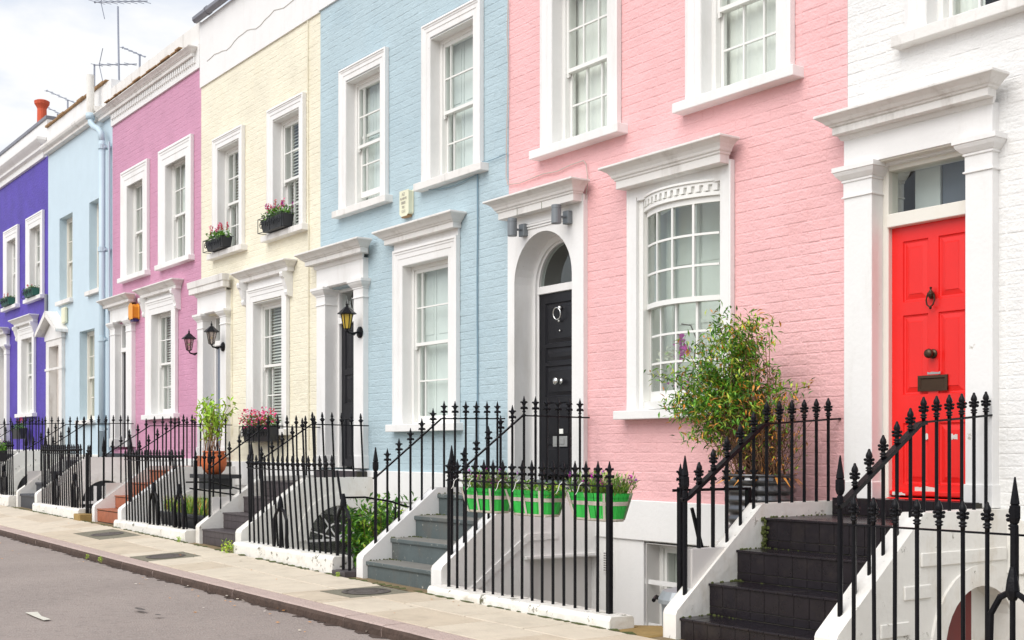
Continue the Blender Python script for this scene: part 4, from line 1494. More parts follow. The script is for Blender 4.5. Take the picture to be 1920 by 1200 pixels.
# cables
tube_thing('cable', [(-11.23 + jit(.008), YW - .012, z_ * .5) for z_ in range(12, -1, -1)], .009, 'cable_blue', 'thin cable running down the blue wall left of the pink house', 'cable')
def cp(pts, Y=YW - .02):
    return [tuple(at(u, v, Y)) for u, v in pts]
tube_thing('cable', cp([(804, 356), (822, 355), (842, 351), (866, 342), (892, 328)]), .005, 'cable_blue', 'cable looping below the right upper window of the blue house', 'cable')
tube_thing('cable', cp([(897, 303), (912, 303), (926, 298), (951, 288)]), .005, 'cable_blue', 'short cable running from the blue house upper sill to the pink wall', 'cable')
tube_thing('cable', cp([(953, 0), (951, 60), (953, 120), (952, 180), (950, 250), (949, 330), (952, 346), (975, 343), (1000, 333), (1018, 326), (1045, 321), (1070, 309), (1094, 301), (1099, 308), (1101, 325), (1102, 344), (1098, 372), (1093, 395), (1092, 450), (1094, 560), (1092, 700), (1094, 880)]), .006, 'cable', 'pale cable draped over the cornice of the arched black door', 'cable')
tube_thing('cable', [(-15.42, YW - .012, 5.93), (-15.42, YW - .012, 4.2), (-15.40, YW - .012, 2.8), (-15.40, YW - .012, 0.0)], .008, 'yellow', 'thin painted cable down the right edge of the yellow wall', 'cable')
tube_thing('cable', [(-18.08, YW - .012, 2.5), (-18.06, YW - .012, 1.4), (-18.07, YW - .012, .2)], .007, 'yellow', 'thin painted cable beside the yellow house doorcase', 'cable')

# ------------------------------------------------------------------ steps
def steps(i, xl, xr, z1, zl, riser_m, tread_m, label, tiles=None, shade='dirty_white', tw=.135, arch=(7.2, .42, -.9), side_m=None, zw=.05, g_=None):
    # xl, xr inner faces; z1 first tread, zl landing; four treads at .275 m going
    gl = g_ if g_ is not None else gz(xl)
    t = thing('front_steps', label, 'steps', ((xl + xr) / 2, 5.85, gl), 'flights of steps up to the front doors')
    n = 3
    R_ = (zl - z1) / n
    ys_ = [5.85 + .275 * k for k in range(4)]
    for k in range(4):
        z = z1 + R_ * k
        y0 = ys_[k]
        y1 = ys_[k + 1] + .03 if k < 3 else YW
        b = MB()
        if tiles:
            b.box(xl - .02, xr + .02, y0 + .006, y1, gl - .3, z - .006)
            st = part('step', b, 'tile_joint', t)
            rh = (R_ if k else z1 - gl)
            cell = [(z - rh + .004, z - rh + rh * .27 - .002), (z - rh + rh * .27 + .002, z - .004)] if k else [(gl, z - .004)]
            if tiles == 'red':
                cell = [(max(gl, z - rh + .004), z - .03)]
            if tiles == 'dark':
                cell = [(z - rh + .004, z - rh / 2 - .002), (z - rh / 2 + .002, z - .004)]
            for (za, zb_) in cell:
                x = xl
                while x < xr - .02:
                    w = min(tw, xr - x)
                    tb = MB()
                    tb.box(x + .0015, x + w - .0015, y0 + jit(.0008), y0 + .012, za, zb_)
                    part('tile', tb, riser_m, st, bevel=.0025)
                    x += w
            # tread tiles with a rounded nose
            x = xl
            yy1 = ys_[k + 1] if k < 3 else YW - .18
            while x < xr - .02:
                w = min(tw, xr - x)
                tb = MB()
                ts = [(y0 - .012, min(yy1, y0 + .3))] if k < 3 else [(y0 - .012, y0 + .27), (y0 + .273, y0 + .55), (y0 + .553, yy1)]
                for (ya, yb) in ts:
                    tb.box(x + .0015, x + w - .0015, ya, yb, z - .018, z + jit(.0006))
                part('tile', tb, tread_m, st, bevel=.004, seg=2)
                x += w
        else:
            b.box(xl - .02, xr + .02, y0 + .012, y1, gl - .3, z - .045)
            st = part('step', b, riser_m, t)
            c = MB()
            c.box(xl - .02, xr + .02, y0 - .008, y1, z - .045, z, 0)
            c.m = [0, 1, 0, 0, 0, 0]
            part('tread', c, [riser_m, tread_m], st, bevel=.010, seg=2)
    # threshold under the door
    b = MB()
    zt_ = zl + .13
    if tiles:
        b.box(xl, xr + .02, YW - .17, YW + .3, zl - .02, zt_ - .004)
        st = part('threshold', b, 'tile_joint', t)
        x = xl
        while x < xr - .02:
            w = min(tw, xr - x)
            tb = MB()
            tb.box(x + .0015, x + w - .0015, YW - .176, YW - .16, zl + .004, zt_)
            tb.box(x + .0015, x + w - .0015, YW - .159, YW + .28, zt_ - .012, zt_)
            part('tile', tb, riser_m, st, bevel=.003)
            x += w
    else:
        b.box(xl, xr + .02, YW - .17, YW + .3, zl, zt_)
        part('threshold', b, riser_m, t, bevel=.008)
    # side walls (strings)
    def string(x0, x1, withArch, name='side_wall'):
        rect = arch[1] < 0
        gg = gl - .02
        topz = zl + zw
        y_a = 5.82
        slope = [(y_a, z1 + .02), (y_a + .012, z1 + .045), (6.67, topz), (YW, topz)]
        bb = MB()
        if withArch and rect:
            bb.prism([(y_a, ZF)] + slope + [(YW, arch[2]), (arch[0], arch[2]), (arch[0], ZF)], x0, x1, 'x')
        elif withArch:
            cy, r_, zt2 = arch
            zc_ = zt2 - r_
            poly = [(y_a, ZF)] + slope + [(YW, ZF), (min(cy + r_, YW - .001), ZF)]
            for k in range(15):
                a = math.pi * k / 14
                yy = cy + r_ * math.cos(a)
                poly.append((min(yy, YW - .001), zc_ + r_ * math.sin(a)))
            poly.append((cy - r_, ZF))
            bb.prism(poly, x0, x1, 'x')
        else:
            bb.prism([(y_a, gg - .4)] + slope + [(YW, -1.5)], x0, x1, 'x')
        return part(name, bb, side_m or shade, t, bevel=.012, seg=2)
    string(xl - .13, xl, False)
    sw = string(xr, xr + .17, True)
    if arch[1] < 0:
        return t
    cy, r_, zt2 = arch
    zc_ = zt2 - r_
    # raised arch moulding
    bb = MB()
    poly = []
    for k in range(17):
        a = math.pi * k / 16
        poly.append((min(cy + (r_ + .14) * math.cos(a), YW - .002), zc_ + (r_ + .14) * math.sin(a)))
    for k in range(16, -1, -1):
        a = math.pi * k / 16
        poly.append((min(cy + r_ * math.cos(a), YW - .0025), zc_ + r_ * math.sin(a)))
    bb.prism(poly, xr + .168, xr + .19, 'x')
    part('arch_moulding', bb, shade, t, bevel=.005)
    # floor slab of landing and the back of the passage below it
    bb = MB()
    bb.box(xl, xr, 6.70, YW, zl - .16, zl - .03)
    part('landing_slab', bb, 'shade_wall', t)
    bb = MB()
    bb.box(xl - .1, xl - .04, 6.0, YW, ZF, zl - .2)
    part('passage_back', bb, 'shade_wall', t)
    return t

s0 = steps(0, -6.17, -4.97, -1.154, -.494, 'black_tile', 'black_tile', 'black tiled steps with white side walls leading to the red door', tiles='black', zw=.09,
           arch=(7.26, .40, -.90), g_=-1.36, tw=.128)
b = MB()
b.box(-4.940, -4.930, 6.8, 7.36, ZF, -.6)
part('passage_door', b, 'red_brown', s0, label='dark red board under the arch')
b = MB()
b.box(-4.948, -4.941, 6.8, YW, ZF, -.6)
part('passage_wall', b, 'dirty_white', s0)
b = MB()
for (y0_, y1_, z_) in ((6.62, 7.55, -.70), (6.45, 6.72, -.90), (6.22, 6.50, -1.12)):
    b.box(-4.802, -4.785, y0_, y1_, z_ - .045, z_ + .045)
part('raised_band', b, 'dirty_white', s0, bevel=.006)
s1 = steps(1, -10.60, -9.34, -1.089, -.449, 'grey_step', 'tread', 'worn blue grey painted steps with white side walls up to the arched black door', shade='dirty_white', arch=(6.77, -1, -1.02), side_m='white', g_=-1.26)
s2 = steps(2, -14.85, -13.72, -1.0, -.405, 'dark_tile', 'dark_tile', 'dark brown tiled steps leading to the blue house black door', tiles='dark', arch=(7.10, .43, -.68), g_=-1.19)
s3 = steps(3, -19.16, -18.05, -.91, -.321, 'red_tile', 'red_tile', 'terracotta red tiled steps up to the grey door of the yellow house', tiles='red', tw=.19, arch=(7.05, .42, -.72), side_m='white', g_=-1.11)
s4 = steps(4, -23.80, -22.64, -.815, -.20, 'slate_step', 'slate_step', 'dark slate grey steps up to the mauve house door', arch=(7.0, .43, -.55), g_=-1.06)
s5 = steps(5, -28.30, -27.2, -.72, -.09, 'slate_step', 'tread', 'pale sided steps up to the pediment doorcase of the pale blue house', arch=(7.0, .43, -.45), g_=-1.0)
s6 = steps(6, -33.0, -31.9, -.65, .0, 'slate_step', 'tread', 'steps at the far left leading to the purple house door', arch=(7.0, .43, -.4), g_=-.95)
b = MB()
for k in range(5):
    b.box(-22.462, -22.44, 6.64 + .15 * k, 6.69 + .15 * k, ZF, -.66)
b.box(-22.464, -22.438, 6.6, 7.4, -.98, -.93)
part('slat_gate', b, 'white', s4)
# glazed arch under the blue house landing
b = MB()
xg = -13.60
for k in range(5):
    a = math.pi * (k + .5) / 5
    b.tube([(xg, 7.10, -1.11), (xg, 7.10 + .42 * math.cos(a), -1.11 + .42 * math.sin(a))], .012, 4)
b.tube([(xg, 7.10 + .2 * math.cos(math.pi * k / 10), -1.11 + .2 * math.sin(math.pi * k / 10)) for k in range(11)], .012, 4)
b.box(xg - .01, xg + .01, 6.67, 7.53, -1.13, -1.10)
b.box(xg - .01, xg + .01, 7.09, 7.115, ZF, -1.13)
lw = part('arched_light', b, 'white', s2)
b = MB()
b.prism([(7.10 + .42 * math.cos(math.pi * k / 14), -1.11 + .42 * math.sin(math.pi * k / 14)) for k in range(15)] + [(6.68, ZF), (7.52, ZF)], xg - .03, xg - .028, 'x')
part('pane', b, 'glass', lw)

# ------------------------------------------------------------------ ironwork
def fin_fleur(s=1.0):
    b = MB()
    b.lathe([(.010, 0), (.016, .004), (.016, .010), (.009, .016), (.009, .03), (.015, .036), (.015, .042), (.009, .048), (.012, .062), (.016, .075), (.011, .095), (.017, .112), (.013, .135), (.006, .165), (.002, .185)], (0, 0, 0), 6)
    for k in range(4):
        a = math.pi / 2 * k
        ca, sa = math.cos(a), math.sin(a)
        b.tube([(0, 0, .115), (.018 * ca, .018 * sa, .120), (.030 * ca, .030 * sa, .130), (.034 * ca, .034 * sa, .120)], [.008, .008, .006, .004], 4)
        b.tube([(0, 0, .07), (.018 * ca, .018 * sa, .068), (.030 * ca, .030 * sa, .078), (.034 * ca, .034 * sa, .068), (.030 * ca, .030 * sa, .060)], [.008, .009, .007, .006, .004], 4)
    b.v = [(x * s * 1.15, y * s * 1.15, z * s) for x, y, z in b.v]
    return b
def fin_knob(s=1.0):
    b = MB()
    b.lathe([(.011, 0), (.011, .022), (.019, .028), (.019, .032), (.011, .037), (.020, .044), (.020, .048), (.010, .056), (.014, .066), (.017, .085), (.014, .105), (.019, .118), (.016, .135), (.009, .150), (.007, .160), (.004, .165)], (0, 0, 0), 8)
    for k in range(4):
        a = math.pi / 2 * k + .3
        ca, sa = math.cos(a), math.sin(a)
        b.ball((.019 * ca, .019 * sa, .076), .011, 6)
        b.ball((.022 * ca, .022 * sa, .098), .010, 6)
    b.v = [(x * s * 1.15, y * s * 1.15, z * s) for x, y, z in b.v]
    return b
def fin_urn(s=1.0):
    b = MB()
    b.lathe([(.010, 0), (.017, .006), (.009, .014), (.017, .022), (.009, .03), (.018, .045), (.021, .06), (.016, .08), (.009, .088), (.016, .098), (.012, .12), (.004, .155)], (0, 0, 0), 6)
    for k in range(4):
        a = math.pi / 2 * k
        b.tube([(0, 0, .055), (.024 * math.cos(a), .024 * math.sin(a), .06), (.027 * math.cos(a), .027 * math.sin(a), .07)], [.008, .007, .004], 4)
    b.v = [(x * s * 1.15, y * s * 1.15, z * s) for x, y, z in b.v]
    return b
def fin_newel(s=1.0):
    b = MB()
    b.lathe([(.018, 0), (.018, .05), (.012, .058), (.019, .066), (.026, .09), (.026, .15), (.018, .157), (.023, .163), (.004, .30)], (0, 0, 0), 6)
    b.v = [(x * s * 1.15, y * s * 1.15, z * s) for x, y, z in b.v]
    return b
FIN = {}
for nm, fn in (('fleur', fin_fleur), ('knob', fin_knob), ('urn', fin_urn), ('newel', fin_newel)):
    FIN[nm] = mesh_of('finial', fn(1.0 if nm == 'newel' else 1.0), 'iron', smooth=(nm == 'knob'))
def bar(t, p0, p1, r=.0118, fin='fleur', name='bar', n=6, frot=0):
    # p1 = where the bar meets the rail; the finial sits on top
    b = MB()
    b.tube([p0, p1], r, n)
    o = part(name, b, 'iron', t, loc=p1, smooth=False)
    if fin:
        dv = (Vector(p1) - Vector(p0)).normalized()
        q = Vector((0, 0, 1)).rotation_difference(dv).to_euler()
        inst('finial', FIN[fin], o, p1, q)
    return o
def stair_railing(xc, ny, nz, ty, tz, ye, z1, zl, zw, label, fin='fleur', sp=.134, r=.0118, tzw=None, newel='newel', nrm=0.0, lean=0.0, group='iron railings up the door steps'):
    # newel at (ny, rail height nz), slope to (ty, tz), level to the wall ye
    tzw = tzw if tzw is not None else tz
    t = thing('stair_railing', label, 'railing', (xc, ny, nz - .7), group)
    def base(y):
        if y >= 6.67:
            return zl + zw
        return z1 + .045 + (zl + zw - z1 - .045) * (y - 5.832) / (6.67 - 5.832)
    def rail(y):
        if y < ty:
            return nz + (tz - nz) * (y - ny) / (ty - ny)
        return tz + (tzw - tz) * (y - ty) / (ye - ty)
    b = MB()
    hw, hh = .013, .0075
    pts = [(ny - .02, nz), (ty, tz), (ye - .02, tzw)]
    b.tube([(xc - lean * 0, ny - .03, nz - .01), (xc, ny, nz), (xc, ty, tz), (xc, (ty + ye) / 2, (tz + tzw) / 2), (xc, ye, tzw)], .014, 4, flat=.7)
    if nrm:
        b.tube([(xc, ny - .02, nz - .012), (xc, ny + .03, nz + .012), (xc, ty - .03, tz - .012), (xc, ty + .03, tz)], nrm, 4, flat=.55)
    part('rail', b, 'iron', t)
    bar(t, (xc, ny, base(ny) - .02), (xc, ny, nz), r=r * 1.35, fin=newel, name='newel')
    y = ny + sp
    while y < ye - .05:
        bar(t, (xc + lean, y, base(y) - .02), (xc, y, rail(y)), r=r, fin=fin)
        y += sp
    return t
# red door steps
stair_railing(-6.24, 5.96, -.342, 6.76, .188, 7.62, -1.154, -.494, .09, 'black railing on the left wall of the black tiled steps, in front of the bush', fin='knob', tzw=.24, sp=.137, nrm=.034, r=.013)
stair_railing(-4.89, 5.96, -.335, 6.76, .175, 7.60, -1.154, -.494, .09, 'black railing on the right wall of the black tiled steps, before the red door', fin='knob', tzw=.24, sp=.137, nrm=.034, r=.013)
# pink house
stair_railing(-10.67, 5.99, -.275, 6.76, .318, 7.56, -1.089, -.449, .05, 'left railing of the blue grey steps, against the blue wall', tzw=.33)
stair_railing(-9.25, 5.97, -.262, 6.76, .318, 7.56, -1.089, -.449, .05, 'right railing of the blue grey steps, crossing the arched black door', tzw=.31)
# blue house
stair_railing(-14.92, 5.97, -.24, 6.72, .30, 7.55, -1.0, -.405, .05, 'left railing of the dark brown tiled steps', fin='urn', tzw=.30, lean=.03)
stair_railing(-13.63, 5.97, -.20, 6.76, .31, 7.55, -1.0, -.405, .05, 'leaning right railing of the dark brown steps, before the blue house door', fin='urn', tzw=.30, lean=.06)
# yellow house
stair_railing(-19.23, 5.97, -.10, 6.7, .38, 7.55, -.91, -.321, .05, 'left railing of the red tiled steps', fin='urn', tzw=.38)
stair_railing(-17.96, 5.97, -.10, 6.7, .38, 7.55, -.91, -.321, .05, 'right railing of the red tiled steps', fin='urn', tzw=.38)
stair_railing(-23.87, 5.97, -.0, 6.7, .48, 7.55, -.815, -.20, .05, 'left railing of the slate grey steps to the mauve house', fin='urn', tzw=.48)
stair_railing(-22.55, 5.97, -.0, 6.7, .48, 7.55, -.815, -.20, .05, 'right railing of the slate grey steps to the mauve house', fin='urn', tzw=.48)
stair_railing(-28.37, 5.97, .08, 6.7, .56, 7.55, -.72, -.09, .05, 'left railing of the steps to the pediment doorcase', fin='urn', tzw=.56)
stair_railing(-27.11, 5.97, .08, 6.7, .56, 7.55, -.72, -.09, .05, 'right railing of the steps to the pediment doorcase', fin='urn', tzw=.56)
stair_railing(-31.8, 5.97, .14, 6.7, .62, 7.55, -.65, 0.0, .05, 'railing of the far left steps to the purple house', fin='urn', tzw=.62)

def stay(t, x, y, zn, zb, sp=.16, ztop=None):
    b = MB()
    b.lathe([(.014, zn + .12), (.03, zn + .05), (.036, zn), (.03, zn - .03), (.02, zn - .05)], (x, y, 0), 8)
    for s_ in (-1, 1):
        b.tube([(x, y, zn), (x + s_ * sp * .55, y, zn - .04), (x + s_ * sp * .95, y, zn - .13), (x + s_ * sp, y, zn - .28), (x + s_ * sp * .95, y, (zn + zb) / 2 - .1), (x + s_ * sp * 1.02, y, zb)], [.016, .018, .018, .02, .02, .015], 6)
    b.tube([(x, y, zb), (x, y, zn + .1)], .016, 6)
    if ztop:
        b.tube([(x, y, zn + .1), (x, y, ztop)], .014, 6)
    part('stay', b, 'iron', t)

def front_railing(x0, x1, y, zr, zb, g0, label, fin='fleur', sp=.134, r=.0118, lean=0.0, sag=0.0, plinth=True, pm='plinth', post=None, stays=(), plx=None, zb1=None, bow_=0.0, pw=.12, ph=None):
    t = thing('area_railing', label, 'railing', ((x0 + x1) / 2, y, zb), 'iron railings along the pavement')
    if plinth:
        a, b2 = plx or (x0 - .08, x1 + .1)
        gg = g0 - .1
        n = max(4, int((b2 - a) / .12))
        b = MB()
        vs, fs = [], []
        for i in range(n + 1):
            xx = a + (b2 - a) * i / n
            e = jit(.006)
            vs += [(xx, y - pw + e, gg), (xx, y - pw + jit(.006), zb - .03), (xx, y - pw + .02 + jit(.004), zb + jit(.004)), (xx, y + pw - .02, zb + jit(.004)), (xx, y + pw, zb - .03), (xx, y + pw, -2.5)]
        for i in range(n):
            for k in range(5):
                fs.append((6 * i + k, 6 * i + 6 + k, 6 * i + 7 + k, 6 * i + k + 1))
        fs += [(0, 1, 2, 3, 4, 5), tuple(6 * n + k for k in (5, 4, 3, 2, 1, 0))]
        b.add(vs, fs)
        part('plinth', b, pm, t, bevel=.006)
    n = max(1, int(round((x1 - x0) / sp)))
    railp = []
    for i in range(n + 1):
        f = i / n
        x = x0 + (x1 - x0) * f
        lz = sag * 4 * f * (1 - f)
        l_ = lean * (0.35 + 0.65 * f)
        top = (x - l_, y + bow_ * 4 * f * (1 - f), zr - lz)
        railp.append(top)
        if post and i == n and post == 'square':
            b = MB()
            b.box(x - .02, x + .02, y - .02, y + .02, zb - .01, zr + .012)
            o = part('post', b, 'iron', t, loc=top, bevel=.003)
            inst('finial', FIN[fin], o, top)
        elif post and i == 0 and post in ('newel', 'square'):
            bar(t, (x, y, zb - .01), top, r=r * 1.3, fin='newel' if post == 'newel' else fin)
        else:
            bar(t, (x + jit(.004), y, zb - .01), (top[0] + jit(.004), top[1], top[2]), r=r, fin=fin)
    b = MB()
    b.tube([(railp[0][0] - .04, railp[0][1], railp[0][2])] + railp + [(railp[-1][0] + .03, railp[-1][1], railp[-1][2])], .013, 4, flat=.6)
    part('rail', b, 'iron', t)
    for sx in stays:
        stay(t, sx, y - .05, zr - .42, zb - .05)
    return t
# pink house front
front_railing(-9.0, -6.84, 5.78, -.268, -1.195, -1.28, 'straight black railing on a white plinth carrying three green baskets', post='square', sp=.134, plx=(-9.17, -6.70))
# white house front (runs on past the frame)
front_railing(-4.66, -2.2, 5.80, -.44, -1.30, -1.37, 'black railing with knobbed finials at the right, before the arch', fin='knob', sp=.143, r=.013, plx=(-4.79, -2.1))
t = thing('railing_stay', 'stout spear topped post with forked foot at the right edge', 'post', (-3.6, 5.73, -1.3))
stay(t, -3.60, 5.73, -.72, -1.32, sp=.13)
bar(t, (-3.60, 5.75, -.7), (-3.60, 5.75, -.44), r=.022, fin='newel', name='post')
# blue house front (leaning)
front_railing(-13.28, -11.12, 5.80, -.21, -1.07, -1.23, 'leaning black railing on a cracked plinth before the yellow flower box', fin='urn', sp=.128, lean=.10, sag=.012, stays=(-12.35,), plx=(-13.50, -11.0), bow_=-.03)
# yellow house front
front_railing(-17.62, -15.25, 5.80, -.145, -1.02, -1.10, 'leaning black railing on a bright white plinth before the lavender trough', fin='urn', sp=.122, lean=.16, sag=.01, stays=(-16.35, -15.4), plx=(-17.85, -15.02), pm='plinth')
# mauve house front
front_railing(-22.1, -19.75, 5.80, -.06, -.93, -1.06, 'black railing on a dirty white plinth left of the red tiled steps', fin='urn', sp=.125, lean=.10, sag=.01, stays=(-21.1, -20.0), plx=(-22.3, -19.6))
# pale blue house front
front_railing(-26.9, -24.1, 5.80, .02, -.86, -1.02, 'black railing at the far left holding flower boxes', fin='urn', sp=.14, lean=.06, stays=(-25.6, -24.6), plx=(-27.0, -23.98))
front_railing(-31.6, -28.7, 5.80, .08, -.80, -1.0, 'black railing beyond the flower boxes at the far left edge', fin='urn', sp=.16, plx=(-31.7, -28.5))

# level side railing / area gate left of the black tiled steps
t = thing('area_gate', 'black iron area gate standing open beside the black tiled steps', 'gate', (-6.45, 6.15, -.9))
b = MB()
b.box(-6.47, -6.43, yw_(1276, -6.45) - .02, yw_(1276, -6.45) + .02, -1.35, -.27)
part('post', b, 'iron', t, bevel=.003)
b = MB()
b.box(-6.47, -6.43, yw_(1403, -6.45) - .02, yw_(1403, -6.45) + .02, -1.35, -.29)
part('post', b, 'iron', t, bevel=.003)
b = MB()
b.box(-6.455, -6.445, 6.04, yw_(1408, -6.45), -.302, -.282)
part('rail', b, 'iron', t)
for u_ in (1276, 1308.5, 1335.5, 1361.5, 1388, 1414):
    y = yw_(u_, -6.45)
    bar(t, (-6.45, y, -1.3), (-6.45, y, -.285), r=.010, fin='fleur')
b = MB()
b.tube([(-6.42, 6.2, -.42), (-6.42, 6.26, -.6), (-6.42, 6.34, -.85), (-6.42, 6.38, -1.1), (-6.42, 6.42, -1.25)], [.014, .018, .022, .026, .028], 5)
part('stay', b, 'iron', t)
# gate with curved handrail in the blue house area
t = thing('area_gate', 'small gate with a curved handrail down to the shrub by the blue grey steps', 'gate', (-11.0, 5.8, -1.2))
b = MB()
b.box(-11.08, -10.74, 5.68, 5.92, -1.26, -1.20)
part('threshold', b, 'dark_tile', t, bevel=.005)
stay(t, -10.95, 5.78, -.56, -1.2, sp=.13, ztop=None)
b = MB()
b.tube([(-11.12, 5.80, -.21), (-11.03, 5.80, -.5)], .014, 5)
pts = [(-10.95, 5.8, -.48), (-10.9, 6.0, -.48), (-10.9, 6.3, -.53), (-10.9, 6.6, -.62), (-10.9, 6.85, -.76), (-10.9, 7.0, -.95), (-10.9, 7.02, -1.1)]
b.tube(pts, .011, 5)
b.tube([(-10.9, 6.35, -.54), (-10.9, 6.35, -1.4)], .010, 5)
part('handrail', b, 'iron', t)
t = thing('area_gate', 'iron gate and handrail beside the trough of lavender', 'gate', (-15.2, 6.0, -1.0))
b = MB()
b.tube([(-15.3, 5.8, -.42), (-15.22, 6.1, -.42), (-15.2, 6.5, -.52), (-15.2, 7.0, -.82), (-15.2, 7.3, -1.0)], .011, 5)
b.tube([(-15.3, 5.85, -.5), (-15.2, 6.6, -.62), (-15.2, 7.3, -1.15)], .011, 5)
part('handrail', b, 'iron', t)
for k in range(3):
    bar(t, (-15.12, 5.86 + .12 * k, -1.2), (-15.12, 5.86 + .12 * k, -.16), r=.012, fin='urn')
b = MB()
b.box(-15.14, -15.10, 5.84, 5.88, -1.2, -.14)
part('post', b, 'iron', t)
t = thing('area_gate', 'iron gate beside the ochre stone left of the red tiled steps', 'gate', (-19.45, 5.8, -1.0))
b = MB()
b.box(-19.62, -19.3, 5.62, 5.92, -1.2, -1.0)
part('threshold', b, 'sand_floor', t, bevel=.01)
b = MB()
b.box(-19.54, -19.495, 5.78, 5.825, -1.2, -.05)
part('post', b, 'iron', t)
for k in range(2):
    bar(t, (-19.44 + .09 * k, 5.8, -1.05), (-19.46 + .09 * k, 5.8, -.08), r=.011, fin='urn')
# ochre stone at the open gate by the pink house
b = MB()
b.box(-6.70, -6.33, 5.64, 6.1, -1.40, -1.288)
tag(part('threshold_stone', b, 'sand_floor', None, bevel=.01, loc=(-6.5, 5.85, -1.35)), 'ochre worn stone at the open gate beside the black tiled steps', 'stone')
b = MB()
b.prism([(5.98, -1.40), (6.6, -1.40), (6.6, -1.36), (5.98, -1.3)], -6.9, -6.3, 'x')
part('area_steps', b, 'sand_floor', None)['kind'] = 'structure'

# ------------------------------------------------------------------ bits in the pink house area
b = MB()
b.lathe([(.06, 0), (.06, -.02), (.045, -.03)], at(1053, 1030, YW - .04), 18, axis='y')
p = at(1053, 1030, YW - .05)
for k in range(-2, 3):
    b.box(p.x - .05, p.x + .05, p.y - .025, p.y - .015, p.z + k * .018 - .003, p.z + k * .018 + .003)
tag(part('vent', b, 'shade_wall', None, loc=p), 'round white vent low on the basement wall behind the green baskets', 'vent')
p = at(1050, 992, YW - .06)
b = MB()
b.prism([(p.x - .10, p.z - .07), (p.x - .10, p.z + .07), (p.x + .07, p.z + .07), (p.x + .11, p.z - .07)], YW - .11, YW - .02, 'y')
tag(part('floodlight', b, 'ribbon', None, bevel=.01, loc=p), 'beige wedge shaped light box on the basement wall behind the railing', 'lamp')
p = at(1141, 1054, YW - .005)
t = thing('air_brick', 'white perforated air brick on the basement wall beside the railing post', 'vent', p)
b = MB()
b.box(p.x - .07, p.x + .07, YW - .018, YW - .004, p.z - .1, p.z + .1)
part('plate', b, 'white', t)
b = MB()
for i in range(5):
    for k in range(8):
        b.box(p.x - .054 + i * .024, p.x - .054 + i * .024 + .012, YW - .0195, YW - .0175, p.z - .085 + k * .023, p.z - .085 + k * .023 + .013)
part('hole', b, 'soil', t, stuff=True)
# door recess and raised string on the side wall of the blue grey steps
b = MB()
b.box(-9.30, -9.26, 6.77, YW, ZF, -1.02)
part('door', b, 'shade_wall', s1, label='shade grey door in the side wall under the landing')
b = MB()
b.box(-9.169, -9.14, 6.72, YW - .04, -1.02, -.99)
part('ledge', b, 'white', s1, bevel=.004)
b = MB()
b.prism([(5.90, -1.47), (5.90, -1.40), (6.75, -.785), (7.1, -.785), (7.1, -.835), (6.765, -.845)], -9.1695, -9.155, 'x')
part('raised_band', b, 'white', s1, bevel=.003)

# dustbin
t = thing('dustbin', 'grey metal dustbin in the area beside the black tiled steps', 'bin', (-6.62, 6.55, -1.7))
b = MB()
b.lathe([(.17, -2.0), (.19, -1.36), (.2, -1.35)], (-6.66, 6.38, .22), 18)
part('body', b, 'bin', t, smooth=False)
b = MB()
b.lathe([(.215, -1.36), (.215, -1.33), (.18, -1.27), (.08, -1.245), (.0, -1.24)], (-6.66, 6.38, .22), 18)
part('lid', b, 'bin', t)
b = MB()
b.tube([(-6.87, 6.34, -1.14), (-6.89, 6.28, -1.11), (-6.85, 6.22, -1.13)], .016, 6)
part('handle', b, 'iron', t)

# ------------------------------------------------------------------ plants
def leaf(b, p, d, w, l, mi, up=Vector((0, 0, 1))):
    d = d.normalized()
    s = d.cross(up)
    if s.length < .05:
        s = d.cross(Vector((1, 0, 0)))
    s = (s.normalized() + Vector((jit(.5), jit(.5), jit(.5)))).normalized()
    s = (s - d * s.dot(d)).normalized()
    nrm = s.cross(d)
    q = p + d * l * .45 + nrm * l * .08
    b.add([p, q + s * w * .5, p + d * l - nrm * l * .10, q - s * w * .5], [(0, 1, 2, 3)], mi)
def rdir(zb=0.0):
    v = Vector((random.gauss(0, 1), random.gauss(0, 1), random.gauss(0, 1) + zb))
    return v.normalized()

# bush in the ribbed barrel
t = thing('potted_bush', 'tall bushy green and orange leaved shrub in a ribbed metal tub beside the pink wall', 'plant', (-6.62, 7.12, -.5))
b = MB()
prof = []
z0_ = -.72
for k in range(7):
    zc = z0_ + k * .075
    prof += [(.225 + .006 * k, zc), (.25 + .006 * k, zc + .018), (.25 + .006 * k, zc + .045), (.225 + .006 * k, zc + .062)]
prof += [(.285, -.205), (.285, -.19), (.262, -.19), (.262, -.26)]
b.lathe(prof, (-6.66, 7.16, 0), 28)
part('pot', b, 'steel', t, smooth=True)
b = MB()
b.lathe([(.26, -.235), (.15, -.225), (.001, -.22)], (-6.66, 7.16, 0), 20)
part('soil', b, 'soil', t)
b = MB()
b.box(-6.95, -6.38, 6.9, YW - .04, -.77, -.722)
part('stand', b, 'dirty_white', t)
C0 = Vector((-6.66, 7.16, -.2))
stems = MB()
fol = MB()
lobes = [(Vector((-7.02, 7.05, .60)), Vector((.36, .26, .26))), (Vector((-6.84, 7.08, .86)), Vector((.26, .24, .20))), (Vector((-6.68, 7.12, .60)), Vector((.22, .24, .26))),
         (Vector((-7.34, 7.02, .38)), Vector((.22, .22, .14))), (Vector((-6.86, 7.05, .38)), Vector((.34, .26, .20))), (Vector((-7.12, 7.0, .10)), Vector((.18, .16, .16))), (Vector((-6.62, 7.1, .22)), Vector((.18, .18, .22)))]
lw_ = [6, 4.4, 3, 2.8, 3.5, 1.0, 1.2]
tips = []
for k in range(185):
    j = random.choices(range(len(lobes)), lw_)[0]
    c, r_ = lobes[j]
    d_ = rdir() * (random.random() ** .45)
    tips.append((c + Vector((d_.x * r_.x, d_.y * r_.y, d_.z * r_.z)), j))
